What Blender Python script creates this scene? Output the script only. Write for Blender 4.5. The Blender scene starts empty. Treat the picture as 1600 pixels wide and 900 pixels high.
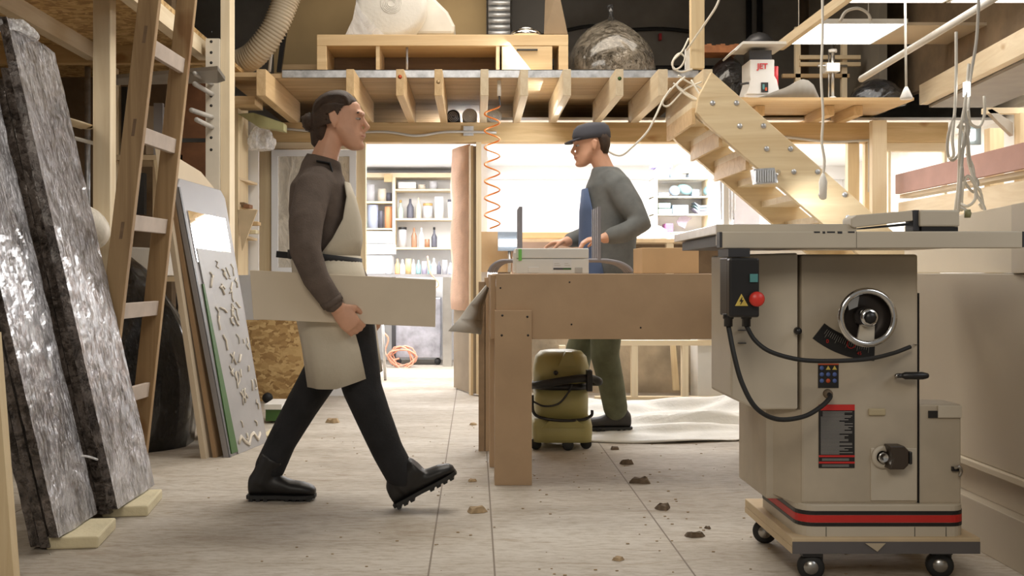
import bpy, bmesh, math, random
from mathutils import Vector, Matrix
random.seed(7)
sc = bpy.context.scene
# ------------------------------------------------------------------ camera
F = 1600.0; HX = 742.0; HY = 425.0; EYE = 0.91
cam_d = bpy.data.cameras.new('camera'); cam = bpy.data.objects.new('camera', cam_d)
sc.collection.objects.link(cam); sc.camera = cam
cam.location = (0, 0, EYE); cam.rotation_euler = (math.pi/2, 0, 0)
cam_d.sensor_width = 36.0; cam_d.lens = 36.0*F/1600.0
cam_d.shift_x = (800-HX)/1600.0; cam_d.shift_y = -(450-HY)/1600.0
cam_d.clip_start = 0.05; cam_d.clip_end = 60
# ------------------------------------------------------------------ world + exposure
w = bpy.data.worlds.new('world'); sc.world = w; w.use_nodes = True
w.node_tree.nodes['Background'].inputs[0].default_value = (1.0, 0.95, 0.88, 1)
w.node_tree.nodes['Background'].inputs[1].default_value = 0.16
sc.view_settings.view_transform = 'Standard'; sc.view_settings.look = 'None'
sc.view_settings.gamma = 1.0; sc.view_settings.use_curve_mapping = False
sc.view_settings.exposure = 0.35
def area(name, loc, size, power, col=(1, .93, .82), rot=(0, 0, 0), sy=None):
    d = bpy.data.lights.new(name, 'AREA'); d.energy = power; d.color = col; d.size = size
    if sy: d.shape = 'RECTANGLE'; d.size_y = sy
    o = bpy.data.objects.new(name, d); o.location = loc; o.rotation_euler = rot
    sc.collection.objects.link(o); return o
WARM = (1, .90, .76); COOL = (.90, .94, 1.0)
area('hall_light', (0.1, 4.7, 3.3), 1.8, 45, (1, .95, .87), sy=1.2)
area('hall_light', (-0.5, -0.6, 2.7), 1.5, 34, WARM, (math.radians(52), 0, math.radians(-8)), sy=1.0)  # added warm front fill behind the camera, lifts saw, bench and walker
area('window_light', (2.6, 1.3, 2.3), 1.4, 10, COOL, (math.radians(58), 0, math.radians(62)), sy=1.0)  # added cool daylight fill from the right, no window modelled
area('loft_light', (0.6, 6.6, 3.45), 2.6, 36, WARM, sy=0.6)
area('paint_room_light', (-0.5, 9.0, 1.92), 0.9, 52, (1, .98, .96), sy=1.2)
area('bright_room_light', (1.0, 9.1, 2.02), 2.4, 125, (.97, .98, 1.0), sy=1.6)
area('bright_room_light', (2.9, 9.0, 2.02), 1.4, 75, (1, .98, .94), sy=1.6)
area('rack_light', (-2.3, 4.6, 1.95), 0.5, 5, WARM)
area('passage_light', (0.6, 6.95, 1.98), 1.2, 17, (.86, .92, 1.0), (0, math.radians(52), 0), sy=0.35)  # added cool fill, tilted left to put a sheen on the wrapped panels
area('right_bay_light', (3.45, 6.0, 2.0), 0.5, 12, (1, .95, .88), sy=1.6)

# ------------------------------------------------------------------ helpers
def S(px, py, Y): return Vector(((px-HX)/F*Y, Y, EYE+(HY-py)/F*Y))
ORG = {}
class G:
    def __init__(s): s.v = []; s.f = []; s.m = []; s.sm = []; s.cur = 0; s.smooth = False
    def add(s, vs, fs, smooth=None):
        b = len(s.v); s.v += [Vector(p) for p in vs]
        for f in fs:
            s.f.append([i+b for i in f]); s.m.append(s.cur); s.sm.append(s.smooth if smooth is None else smooth)
        return s
    def mat(s, i): s.cur = i; return s
    def box(s, x0, x1, y0, y1, z0, z1, M=None):
        vs = [Vector((x, y, z)) for x in (x0, x1) for y in (y0, y1) for z in (z0, z1)]
        if M is not None: vs = [M @ p for p in vs]
        return s.add(vs, [(0,1,3,2),(4,6,7,5),(0,4,5,1),(2,3,7,6),(0,2,6,4),(1,5,7,3)], False)
    def pbox(s, x0, y0, x1, y1, Y0, Y1):      # front face as the photo shows it at depth Y0, running back to Y1
        a = S(x0, y1, Y0); b = S(x1, y0, Y0)
        return s.box(a.x, b.x, Y0, Y1, a.z, b.z)
    def prism(s, pts, d):                       # 3-D polygon extruded by vector d
        n = len(pts); pts = [Vector(p) for p in pts]; d = Vector(d)
        return s.add(pts+[p+d for p in pts], [tuple(range(n)), tuple(range(2*n-1, n-1, -1))] +
                     [(i, i+n, (i+1) % n+n, (i+1) % n) for i in range(n)], False)
    def loft(s, rings, cap=True, smooth=True):
        n = len(rings[0]); vs = [p for r in rings for p in r]; fs = []
        for k in range(len(rings)-1):
            for i in range(n):
                j = (i+1) % n; fs.append((k*n+i, k*n+j, (k+1)*n+j, (k+1)*n+i))
        if cap: fs.append(tuple(reversed(range(n)))); fs.append(tuple((len(rings)-1)*n+i for i in range(n)))
        return s.add(vs, fs, smooth)
    def tube(s, pts, r, n=8, side=None, cap=True, flat=1.0, ends=False):
        pts = [Vector(p) for p in pts]
        rs = list(r) if isinstance(r, (list, tuple)) else [r]*len(pts)
        rs = [q if isinstance(q, (list, tuple)) else (q, q*flat) for q in rs]
        if ends:
            d0 = (pts[0]-pts[1]).normalized(); d1 = (pts[-1]-pts[-2]).normalized()
            a, b = rs[0], rs[-1]; ma = min(a); mb = min(b)
            pts = [pts[0]+d0*ma*.9, pts[0]+d0*ma*.6]+pts+[pts[-1]+d1*mb*.6, pts[-1]+d1*mb*.9]
            rs = [(a[0]*.35, a[1]*.35), (a[0]*.8, a[1]*.8)]+rs+[(b[0]*.8, b[1]*.8), (b[0]*.35, b[1]*.35)]
        T = []
        for i in range(len(pts)):
            t = (pts[min(i+1, len(pts)-1)]-pts[max(i-1, 0)])
            T.append(t.normalized() if t.length > 1e-9 else Vector((0, 0, 1)))
        u = Vector(side) if side is not None else (Vector((0, 1, 0)) if abs(T[0].y) < .9 else Vector((1, 0, 0)))
        rings = []
        for i, p in enumerate(pts):
            u2 = (u-T[i]*u.dot(T[i]))
            if u2.length < 1e-6: u2 = Vector((1, .1, .1))-T[i]*Vector((1, .1, .1)).dot(T[i])
            u2.normalize()
            if side is None: u = u2
            v2 = T[i].cross(u2)
            rings.append([p+u2*rs[i][0]*math.cos(a)+v2*rs[i][1]*math.sin(a) for a in [2*math.pi*k/n for k in range(n)]])
        return s.loft(rings, cap)
    def lathe(s, prof, c, axis=(0, 0, 1), n=20, cap=True):
        ax = Vector(axis).normalized(); c = Vector(c)
        u = ax.orthogonal().normalized(); v = ax.cross(u)
        rings = [[c+ax*h+(u*math.cos(a)+v*math.sin(a))*max(r, 1e-4) for a in [2*math.pi*k/n for k in range(n)]] for r, h in prof]
        return s.loft(rings, cap)
    def ell(s, c, r, n=14, M=None):
        c = Vector(c); rings = []
        for k in range(1, n):
            t = math.pi*k/n; rings.append([Vector((r[0]*math.sin(t)*math.cos(a), r[1]*math.sin(t)*math.sin(a), -r[2]*math.cos(t))) for a in [2*math.pi*i/(n+4) for i in range(n+4)]])
        rings = [[c+((M @ p) if M is not None else p) for p in R] for R in rings]
        return s.loft(rings, True)
    def obj(s, name, mats, parent=None, label=None, bevel=0, kind=None, shift=True):
        if not isinstance(mats, (list, tuple)): mats = [mats]
        me = bpy.data.meshes.new(name)
        if parent is not None: o0 = ORG[parent.name]
        elif shift:
            xs = [p.x for p in s.v]; ys = [p.y for p in s.v]; zs = [p.z for p in s.v]
            o0 = Vector(((min(xs)+max(xs))/2, (min(ys)+max(ys))/2, min(zs)))
        else: o0 = Vector((0, 0, 0))
        me.from_pydata([tuple(p-o0) for p in s.v], [], s.f)
        me.polygons.foreach_set('material_index', s.m); me.polygons.foreach_set('use_smooth', s.sm)
        for m in mats: me.materials.append(m)
        bm = bmesh.new(); bm.from_mesh(me); bmesh.ops.recalc_face_normals(bm, faces=bm.faces); bm.to_mesh(me); bm.free()
        o = bpy.data.objects.new(name, me); sc.collection.objects.link(o)
        if parent is not None: o.parent = parent; ORG[o.name] = o0.copy()
        else: o.location = o0; ORG[o.name] = o0.copy()
        if label: o['label'] = label
        if kind: o['kind'] = kind
        if bevel:
            b = o.modifiers.new('bevel', 'BEVEL'); b.width = bevel; b.segments = 2; b.limit_method = 'ANGLE'; b.angle_limit = .7
        return o
def tag(o, label, cat, group=None):
    o['label'] = label; o['category'] = cat
    if group: o['group'] = group
    return o
def thing(name, label, cat, loc, group=None):
    o = bpy.data.objects.new(name, None); o.empty_display_size = .1; o.location = loc
    sc.collection.objects.link(o); ORG[o.name] = Vector(loc); return tag(o, label, cat, group)
def struct(o): o['kind'] = 'structure'; return o
def dup(root, loc, label, rotz=None):
    r = root.copy(); sc.collection.objects.link(r); r.location = loc; r['label'] = label
    if rotz is not None: r.rotation_euler = (0, 0, rotz)
    for ch in list(root.children):
        c = ch.copy(); sc.collection.objects.link(c); c.parent = r
        for g in list(ch.children):
            d = g.copy(); sc.collection.objects.link(d); d.parent = c
    return r
def curve_pts(P, n=8):      # Catmull-Rom through points
    P = [Vector(p) for p in P]; Q = [P[0]*2-P[1]]+P+[P[-1]*2-P[-2]]; out = []
    for i in range(1, len(Q)-2):
        for k in range(n):
            t = k/n; a, b, c, d = Q[i-1], Q[i], Q[i+1], Q[i+2]
            out.append(.5*((2*b)+(c-a)*t+(2*a-5*b+4*c-d)*t*t+(3*b-a-3*c+d)*t**3))
    out.append(P[-1]); return out
# ------------------------------------------------------------------ materials
def newmat(name):
    m = bpy.data.materials.new(name); m.use_nodes = True
    return m, m.node_tree, m.node_tree.nodes['Principled BSDF']
def noise(nt, scale, vec=(1, 1, 1), detail=4, rough=.55, dist=0.0, gen=False):
    tc = nt.nodes.new('ShaderNodeTexCoord'); mp = nt.nodes.new('ShaderNodeMapping'); mp.inputs['Scale'].default_value = vec
    n = nt.nodes.new('ShaderNodeTexNoise'); n.inputs['Scale'].default_value = scale; n.inputs['Detail'].default_value = detail
    n.inputs['Roughness'].default_value = rough; n.inputs['Distortion'].default_value = dist
    nt.links.new(tc.outputs['Object'], mp.inputs['Vector']); nt.links.new(mp.outputs[0], n.inputs['Vector']); return n
def ramp(nt, src, stops):
    r = nt.nodes.new('ShaderNodeValToRGB'); e = r.color_ramp.elements
    while len(e) < len(stops): e.new(.5)
    for k, (p, c) in enumerate(stops): e[k].position = p; e[k].color = (*c, 1)
    nt.links.new(src, r.inputs[0]); return r
def bump(nt, b, src, strength, dist=.01):
    n = nt.nodes.new('ShaderNodeBump'); n.inputs['Strength'].default_value = strength; n.inputs['Distance'].default_value = dist
    nt.links.new(src, n.inputs['Height']); nt.links.new(n.outputs[0], b.inputs['Normal'])
def sc3(c, k): return tuple(max(0, min(1, x*k)) for x in c)
def plain(name, col, rough=.6, metal=0, var=.08, scale=6, bmp=0, spec=.5):
    m, nt, b = newmat(name)
    n = noise(nt, scale); r = ramp(nt, n.outputs[0], [(.3, sc3(col, 1-var)), (.7, sc3(col, 1+var))])
    nt.links.new(r.outputs[0], b.inputs['Base Color']); b.inputs['Roughness'].default_value = rough; b.inputs['Metallic'].default_value = metal
    b.inputs['Specular IOR Level'].default_value = spec
    if bmp: bump(nt, b, noise(nt, scale*8).outputs[0], bmp)
    return m
def wood(name, c1, c2, ax='z', scale=14, rough=.65, knots=True):
    m, nt, b = newmat(name)
    st = {'x': (.06, 1, 1), 'y': (1, .06, 1), 'z': (1, 1, .06)}[ax]
    n = noise(nt, scale, st, 6, .6, 1.2); mid = tuple((a+c)/2 for a, c in zip(c1, c2))
    r = ramp(nt, n.outputs[0], [(.3, c1), (.5, mid), (.68, c2)])
    src = r.outputs[0]
    if knots:
        st2 = {'x': (.5, 1, 1), 'y': (1, .5, 1), 'z': (1, 1, .5)}[ax]
        n2 = noise(nt, 7, st2, 2, .4); r2 = ramp(nt, n2.outputs[0], [(.70, (1, 1, 1)), (.76, (.62, .45, .30))])
        mx = nt.nodes.new('ShaderNodeMix'); mx.data_type = 'RGBA'; mx.blend_type = 'MULTIPLY'; mx.inputs[0].default_value = .8
        nt.links.new(src, mx.inputs[6]); nt.links.new(r2.outputs[0], mx.inputs[7]); src = mx.outputs[2]
    nt.links.new(src, b.inputs['Base Color']); b.inputs['Roughness'].default_value = rough
    bump(nt, b, n.outputs[0], .15, .004); return m
def emit(name, col, st):
    m, nt, b = newmat(name); b.inputs['Emission Color'].default_value = (*col, 1); b.inputs['Emission Strength'].default_value = st
    b.inputs['Base Color'].default_value = (*col, 1); return m
def film(name, col=(.95, .95, .97), alpha=.35, rough=.15, bmp=.6, scale=12):
    m, nt, b = newmat(name); b.inputs['Base Color'].default_value = (*col, 1); b.inputs['Roughness'].default_value = rough
    n = noise(nt, scale, (1, 1, .4), 4, .6, 1.5); bump(nt, b, n.outputs[0], bmp, .02)
    r = ramp(nt, n.outputs[0], [(.4, (alpha,)*3), (.65, (min(1, alpha*1.7),)*3)])
    nt.links.new(r.outputs[0], b.inputs['Alpha']); return m
pineX = wood('pine_x', (.56, .37, .18), (.74, .54, .30), 'x')
pineY = wood('pine_y', (.56, .37, .18), (.74, .54, .30), 'y')
pineZ = wood('pine_z', (.66, .50, .29), (.80, .66, .43), 'z')
paleX = wood('pale_pine_x', (.70, .56, .36), (.82, .70, .50), 'x')
paleY = wood('pale_pine_y', (.62, .49, .32), (.76, .65, .47), 'y')
paleZ = wood('pale_pine_z', (.72, .59, .40), (.84, .74, .55), 'z')
beamX = wood('beam_pine', (.50, .33, .14), (.68, .49, .26), 'x')
oldZ = wood('old_ladder_wood', (.24, .145, .065), (.42, .28, .14), 'z', 16)
oakX = wood('oak_veneer', (.60, .42, .22), (.76, .58, .34), 'x', 10, .5, False)
darkW = wood('dark_wood', (.14, .085, .045), (.24, .15, .08), 'x')
deckX = wood('deck_planks', (.34, .23, .12), (.58, .42, .24), 'x', 10)
ply = plain('plywood', (.64, .50, .32), .7, var=.1)
stairM = wood('laminated_pine', (.66, .50, .29), (.84, .70, .46), 'x', 12, .5, False)
mdf = plain('mdf', (.52, .365, .23), .85, var=.06, scale=5, bmp=.05)
mdfL = plain('pale_mdf', (.60, .50, .37), .8, var=.05, scale=3)
mdfE = plain('mdf_edge', (.38, .265, .165), .9, var=.12, scale=20)
boardP = plain('carried_board', (.72, .62, .48), .8, var=.05, scale=4)
cream = plain('cream_enamel', (.60, .535, .43), .38, var=.07, scale=3)
creamD = plain('cream_enamel_dusty', (.50, .43, .33), .5, var=.12, scale=5)
white = plain('white_paint', (.80, .80, .80), .6, var=.03)
whiteW = plain('white_wall', (.82, .82, .83), .8, var=.03, scale=2)
offw = plain('off_white', (.72, .70, .66), .6, var=.05)
blackP = plain('black_plastic', (.018, .017, .017), .35, var=.2)
blackR = plain('black_rubber', (.02, .02, .02), .6, var=.25)
darkM = plain('dark_metal', (.07, .07, .075), .45, .6)
steel = plain('steel', (.55, .54, .52), .3, 1.0, .15)
chrome = plain('chrome', (.75, .74, .72), .12, 1.0, .05)
castiron = plain('bright_cast_iron', (.66, .64, .60), .28, .7, .12, 9)
galv = plain('galvanised_steel', (.50, .51, .53), .4, .7, .3, 18)
greyF = plain('grey_tube_paint', (.24, .23, .25), .45, .2)
redB = plain('red_button', (.70, .045, .03), .35)
redL = plain('red_sticker', (.62, .03, .025), .45, var=.05)
orangeL = plain('orange_stripe', (.62, .10, .03), .45)
teal = plain('teal_button', (.10, .30, .30), .4)
yellowL = plain('warning_yellow', (.72, .55, .12), .5)
greyTxt = plain('pale_print', (.42, .40, .37), .6)
blueL = plain('blue_print', (.10, .16, .42), .5)
orangeH = plain('orange_hose', (.95, .28, .04), .35)
pinkH = plain('pink_hose', (.75, .36, .24), .4)
olive = plain('vacuum_olive_plastic', (.40, .36, .145), .45, var=.08, scale=5)
foamC = plain('cream_foam', (.68, .60, .40), .8, bmp=.3)
cardB = plain('cardboard', (.56, .39, .22), .85, var=.06)
plastW = plain('white_plastic', (.82, .81, .77), .4, var=.03)
cordW = plain('white_cord', (.74, .70, .62), .5)
cordG = plain('grey_cord', (.55, .52, .47), .5)
skinM = plain('skin', (.68, .37, .24), .5, var=.06, scale=18)
hairM = plain('dark_brown_hair', (.050, .027, .015), .65, var=.3, scale=30, bmp=.4)
jump = plain('brown_fleece', (.13, .098, .080), .95, var=.16, scale=22, bmp=.3)
denim = plain('black_denim', (.012, .012, .014), .85, var=.3, scale=16, bmp=.2)
boot = plain('black_leather', (.014, .013, .013), .45, var=.2)
apronM = plain('cream_canvas', (.60, .54, .43), .9, var=.05, scale=6, bmp=.15)
strapM = plain('black_webbing', (.02, .02, .022), .8)
capM = plain('charcoal_cap', (.07, .07, .085), .85)
jackM = plain('grey_jacket', (.15, .155, .15), .9, var=.15, scale=14)
blueA = plain('blue_apron', (.09, .13, .24), .85)
oliveT = plain('olive_trousers', (.12, .125, .075), .9, var=.2, scale=12)
lip = plain('lips', (.50, .20, .15), .5); eyew = plain('eye_white', (.45, .40, .36), .3)
insul = plain('pink_insulation_cloth', (.78, .52, .38), .95, var=.1, scale=9, bmp=.4)
greyPanel = plain('grey_lacquer', (.30, .29, .30), .4, var=.05, scale=3)
glue = plain('dried_glue', (.62, .56, .47), .6)
greenE = plain('green_edge', (.04, .11, .02), .5)
mirrorM = plain('mirror_glass', (.85, .87, .87), .03, 1.0, 0)
tanB = plain('tan_board', (.36, .26, .13), .8, var=.12, scale=2)
foamW = plain('white_foam_sheet', (.62, .60, .56), .85, var=.05, bmp=.2)
sheetW = plain('dusty_white_sheet', (.66, .64, .59), .7, var=.08, bmp=.2)
pinkP = plain('pink_primed_board', (.42, .24, .20), .7, var=.08)
redX = plain('red_metal', (.60, .04, .05), .35)
ribM = plain('duct_ribs', (.52, .43, .31), .5, var=.06)
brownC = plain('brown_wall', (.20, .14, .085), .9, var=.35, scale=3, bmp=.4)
greyC = plain('grey_block_wall', (.30, .28, .25), .9, var=.2, scale=2.5, bmp=.3)
ledM = emit('led_panel', (1, .98, .94), 4.0)
ledS = emit('lamp_glow', (1, .97, .9), 5.0)
def osb():
    m, nt, b = newmat('osb')
    tc = nt.nodes.new('ShaderNodeTexCoord'); v = nt.nodes.new('ShaderNodeTexVoronoi'); v.inputs['Scale'].default_value = 34
    mp = nt.nodes.new('ShaderNodeMapping'); mp.inputs['Scale'].default_value = (.8, 1.3, 1.5); mp.inputs['Rotation'].default_value = (.9, .7, .8); n_ = noise(nt, 9, detail=3); va = nt.nodes.new('ShaderNodeVectorMath'); va.operation = 'MULTIPLY_ADD'; va.inputs[1].default_value = (.12, .12, .12); nt.links.new(n_.outputs['Color'], va.inputs[0])
    nt.links.new(tc.outputs['Object'], mp.inputs[0]); nt.links.new(mp.outputs[0], va.inputs[2]); nt.links.new(va.outputs[0], v.inputs['Vector'])
    sp = nt.nodes.new('ShaderNodeSeparateColor'); nt.links.new(v.outputs['Color'], sp.inputs[0])
    r = ramp(nt, sp.outputs[0], [(0, (.30, .17, .06)), (.5, (.50, .32, .13)), (1, (.66, .47, .22))])
    nt.links.new(r.outputs[0], b.inputs['Base Color']); b.inputs['Roughness'].default_value = .7; bump(nt, b, sp.outputs[0], .3, .004); return m
OSB = osb()
def wrapmat(name, dark, light, metal):
    m, nt, b = newmat(name)
    def streak(rot, scale):
        tc = nt.nodes.new('ShaderNodeTexCoord'); mp = nt.nodes.new('ShaderNodeMapping'); mp.inputs['Scale'].default_value = (1, 5, 1); mp.inputs['Rotation'].default_value = (rot, .2, .2)
        n = nt.nodes.new('ShaderNodeTexNoise'); n.inputs['Scale'].default_value = scale; n.inputs['Detail'].default_value = 5; n.inputs['Roughness'].default_value = .65; n.inputs['Distortion'].default_value = 1.2
        nt.links.new(tc.outputs['Object'], mp.inputs[0]); nt.links.new(mp.outputs[0], n.inputs['Vector']); return n.outputs[0]
    def math_(op, a, c):
        q = nt.nodes.new('ShaderNodeMath'); q.operation = op
        for k, v in ((0, a), (1, c)):
            if isinstance(v, (int, float)): q.inputs[k].default_value = v
            else: nt.links.new(v, q.inputs[k])
        return q.outputs[0]
    hs_ = None
    for rot, sc_ in ((.7, 11), (-.5, 13), (1.7, 10)):
        r_ = math_('ABSOLUTE', math_('SUBTRACT', streak(rot, sc_), .5), 0); r_ = math_('MINIMUM', math_('MULTIPLY', r_, 9), 1.0)
        hs_ = r_ if hs_ is None else math_('MULTIPLY', hs_, r_)
    big = noise(nt, 5, (1, 1, 1), 3, .6, 1.5)
    cc = math_('ADD', math_('MULTIPLY', big.outputs[0], .8), math_('MULTIPLY', hs_, -.35))
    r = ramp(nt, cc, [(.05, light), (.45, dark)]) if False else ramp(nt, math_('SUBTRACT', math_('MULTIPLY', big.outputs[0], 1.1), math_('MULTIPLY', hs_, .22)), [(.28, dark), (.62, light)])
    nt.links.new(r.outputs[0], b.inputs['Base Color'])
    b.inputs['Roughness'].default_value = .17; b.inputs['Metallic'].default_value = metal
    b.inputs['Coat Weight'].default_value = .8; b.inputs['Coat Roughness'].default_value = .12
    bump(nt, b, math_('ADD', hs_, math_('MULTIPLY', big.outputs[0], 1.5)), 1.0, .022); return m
wrapL = wrapmat('stretch_wrap_silver', (.22, .21, .22), (.78, .78, .84), .55)  # blue-white highlights of the film are mixed into this base colour
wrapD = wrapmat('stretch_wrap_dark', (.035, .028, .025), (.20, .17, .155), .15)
bagM = wrapmat('clear_bag_of_shavings', (.04, .034, .026), (.22, .19, .15), .0)
blackBag = wrapmat('black_bin_bag', (.008, .008, .009), (.03, .03, .033), .0)
filmM = film('window_film', alpha=.12, bmp=.15)
filmD = film('dusty_film', (.72, .66, .56), .5, .3)
clearB = film('clear_bag', alpha=.4)
frostM = film('frosted_plastic', (.85, .80, .70), .7, .5, .2)
def floor_mat():
    m, nt, b = newmat('dusty_board_floor')
    n = noise(nt, 1.6, (.5, 1.4, 1), 6, .62, .6); n2 = noise(nt, 40, (.4, 1.2, 1), 5, .7); n3 = noise(nt, 9, (.35, 1.6, 1), 6, .75, 1)
    r = ramp(nt, n.outputs[0], [(.3, (.36, .31, .25)), (.5, (.48, .43, .365)), (.7, (.60, .56, .50))])
    r2 = ramp(nt, n2.outputs[0], [(.36, (.72, .68, .62)), (.55, (1, 1, 1))])
    r3 = ramp(nt, n3.outputs[0], [(.30, (.62, .52, .40)), (.46, (1, 1, 1))])
    def mul(a, c, f):
        mx = nt.nodes.new('ShaderNodeMix'); mx.data_type = 'RGBA'; mx.blend_type = 'MULTIPLY'; mx.inputs[0].default_value = f
        nt.links.new(a, mx.inputs[6]); nt.links.new(c, mx.inputs[7]); return mx.outputs[2]
    src = mul(mul(r.outputs[0], r2.outputs[0], .8), r3.outputs[0], .7)
    tc = nt.nodes.new('ShaderNodeTexCoord'); sp = nt.nodes.new('ShaderNodeSeparateXYZ'); nt.links.new(tc.outputs['Object'], sp.inputs[0])
    prev = None
    for ax, xs in ((0, (-1.74, -.14, .06, .66, 1.9)), (1, (3.0, 4.27, 5.5, 6.75))):
        for x in xs:
            a = nt.nodes.new('ShaderNodeMath'); a.operation = 'SUBTRACT'; a.inputs[1].default_value = x; nt.links.new(sp.outputs[ax], a.inputs[0])
            c = nt.nodes.new('ShaderNodeMath'); c.operation = 'ABSOLUTE'; nt.links.new(a.outputs[0], c.inputs[0])
            d = nt.nodes.new('ShaderNodeMath'); d.operation = 'LESS_THAN'; d.inputs[1].default_value = .0028 if ax == 0 else .0022; nt.links.new(c.outputs[0], d.inputs[0])
            if prev is None: prev = d
            else:
                e = nt.nodes.new('ShaderNodeMath'); e.operation = 'MAXIMUM'; nt.links.new(prev.outputs[0], e.inputs[0]); nt.links.new(d.outputs[0], e.inputs[1]); prev = e
    mx = nt.nodes.new('ShaderNodeMix'); mx.data_type = 'RGBA'; nt.links.new(prev.outputs[0], mx.inputs[0]); nt.links.new(src, mx.inputs[6]); mx.inputs[7].default_value = (.20, .16, .12, 1)
    nt.links.new(mx.outputs[2], b.inputs['Base Color']); b.inputs['Roughness'].default_value = .75; bump(nt, b, n2.outputs[0], .35, .006); return m
# ------------------------------------------------------------------ room shell
def st(name, g, m, **k): return struct(g.obj(name, m, shift=False, **k))
st('floor', G().box(-4.2, 5, -2.5, 11.2, -.1, 0), floor_mat())
st('ceiling', G().box(-4.2, 5, 2.2, 11.2, 3.7, 3.8), greyC)
st('wall_left', G().box(-3.6, -3.5, -2.5, 11.2, 0, 3.7), brownC)
st('wall_right', G().box(3.95, 4.05, -2.5, 11.2, 0, 3.7), offw)
st('wall_back', G().box(-3.5, 3.95, 11.0, 11.1, 0, 2.02).box(-3.5, 3.95, 10.9, 11.0, 1.9, 2.045).mat(1).box(-3.5, 3.95, 10.4, 10.5, 2.065, 3.7), [whiteW, greyC])
st('wall_bay', G().box(-3.5, -2.0, 6.75, 6.85, 0, 3.7), brownC)
# back rooms
st('wall_divider', G().box(.02, .10, 8.2, 11.0, 0, 1.96), whiteW)
st('wall_paint_room_left', G().box(-1.35, -1.28, 7.62, 11.0, 0, 1.96), whiteW)
st('ceiling_paint_room', G().box(-1.35, .06, 7.62, 11.0, 1.97, 1.99), whiteW)
st('ceiling_bright_room', G().box(.06, 3.95, 7.62, 11.0, 2.04, 2.06), whiteW)
# partition frame in the plane of the main beam
Yp = 7.5
g = G()
g.pbox(405, 222, 424, 615, Yp, Yp+.09); g.pbox(556, 222, 571, 500, Yp, Yp+.09)
g.pbox(744, 222, 752, 616, Yp, Yp+.09)
st('trim_1', g, pineZ)
st('trim_2', G().pbox(424.5, 222.5, 555.5, 232, Yp+.01, Yp+.08), paleX)
st('wall_lower_left', G().pbox(360, 430, 571, 628, Yp+.02, Yp+.08), whiteW)
# main beam, joists, loft deck
tag(G().pbox(395, 191, 1482, 222, Yp, Yp+.12).obj('main_beam', beamX, bevel=.004), 'long yellowish pine beam carrying the loft joists above the doorway', 'beam')
tag(G().pbox(1360, 222, 1482, 236, Yp+.03, Yp+.1).obj('head_rail', paleX), 'short pale rail under the right end of the main beam', 'rail')
jx = [408, 547, 625, 685, 757, 819, 886, 968, 1036, 1106]
jl = ['loft joist at the left end, far from its neighbours, beside the shelf corner', "loft joist directly above the walking person's head",
      'loft joist with an orange paint dot on its end', 'loft joist with a yellow knot stain, right of the one with the orange dot', 'loft joist directly left of the hanging orange air hose',
      'loft joist directly right of the hanging orange air hose', "loft joist above and left of the capped man", 'loft joist with a green mark on its end', 'loft joist with white cables wound beneath it, second from the staircase', 'loft joist at the right end, meeting the staircase']
for i, (px, lb) in enumerate(zip(jx, jl)):
    x = (px-HX)/F*6.35; w2 = .03 if i in (0, 8, 9) else .025
    mm = paleY if i > 3 else pineY
    g = G().box(x-w2, x+w2, 6.35, 7.6, 2.003, 2.168)
    o = tag(g.obj('loft_joist', mm, bevel=.003), lb, 'joist', 'joists jutting out under the loft deck')
    if i == 2: G().lathe([(.0, 0), (.013, .0004), (.0, .0008)], (x, 6.348, 2.12), (0, -1, 0), 12).obj('paint_dot', orangeL, o, 'orange paint dot')
    if i == 3: G().lathe([(.0, 0), (.013, .0004), (.0, .0008)], (x, 6.348, 2.09), (0, -1, 0), 12).obj('knot_stain', pineX, o, 'yellow knot stain')
    if i == 7: G().lathe([(.0, 0), (.012, .0004), (.0, .0008)], (x, 6.348, 2.11), (0, -1, 0), 12).obj('paint_dot', greenE, o, 'green paint dot')
g = G()
for k in range(14):
    g.box(-1.62, 1.50, 6.66+k*.21, 6.865+k*.21, 2.171, 2.2)
tag(g.obj('loft_deck', deckX), 'planked loft deck resting on the jutting joists', 'deck')
g = G().box(-1.25, 1.45, 6.64, 6.655, 2.172, 2.222).box(-1.25, 1.45, 6.64, 6.70, 2.218, 2.222)
tag(g.obj('metal_edge_strip', galv), 'galvanised steel channel along the front edge of the loft deck', 'edge strip')
# right-hand deck
g = G().box(1.72, 2.98, 6.95, 9.0, 2.075, 2.095).box(1.53, 1.72, 7.2, 9.0, 2.075, 2.095); RD = tag(g.obj('upper_shelf_deck', pineX), 'plywood upper deck carrying the white machine and drill stand', 'deck')
for px, nm in ((1185, 'stubby joist under the right-hand deck, partly behind the staircase'), (1293, 'stubby joist under the right-hand deck, behind the white pendant cord'), (1337, 'stubby joist under the right-hand deck, right of the pendant cord')):
    x = (px-HX)/F*7.2
    tag(G().box(x-.03, x+.03, 7.15, 8.4, 2.003, 2.073).obj('deck_joist', pineY), nm, 'joist', 'short joists under the right-hand deck')
tag(G().box(1.72, 1.86, 6.97, 7.0, 2.09, 2.10).obj('deck_lip', pineX), 'thin wooden lip on the right-hand deck edge above the stairs', 'strip')
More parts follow.
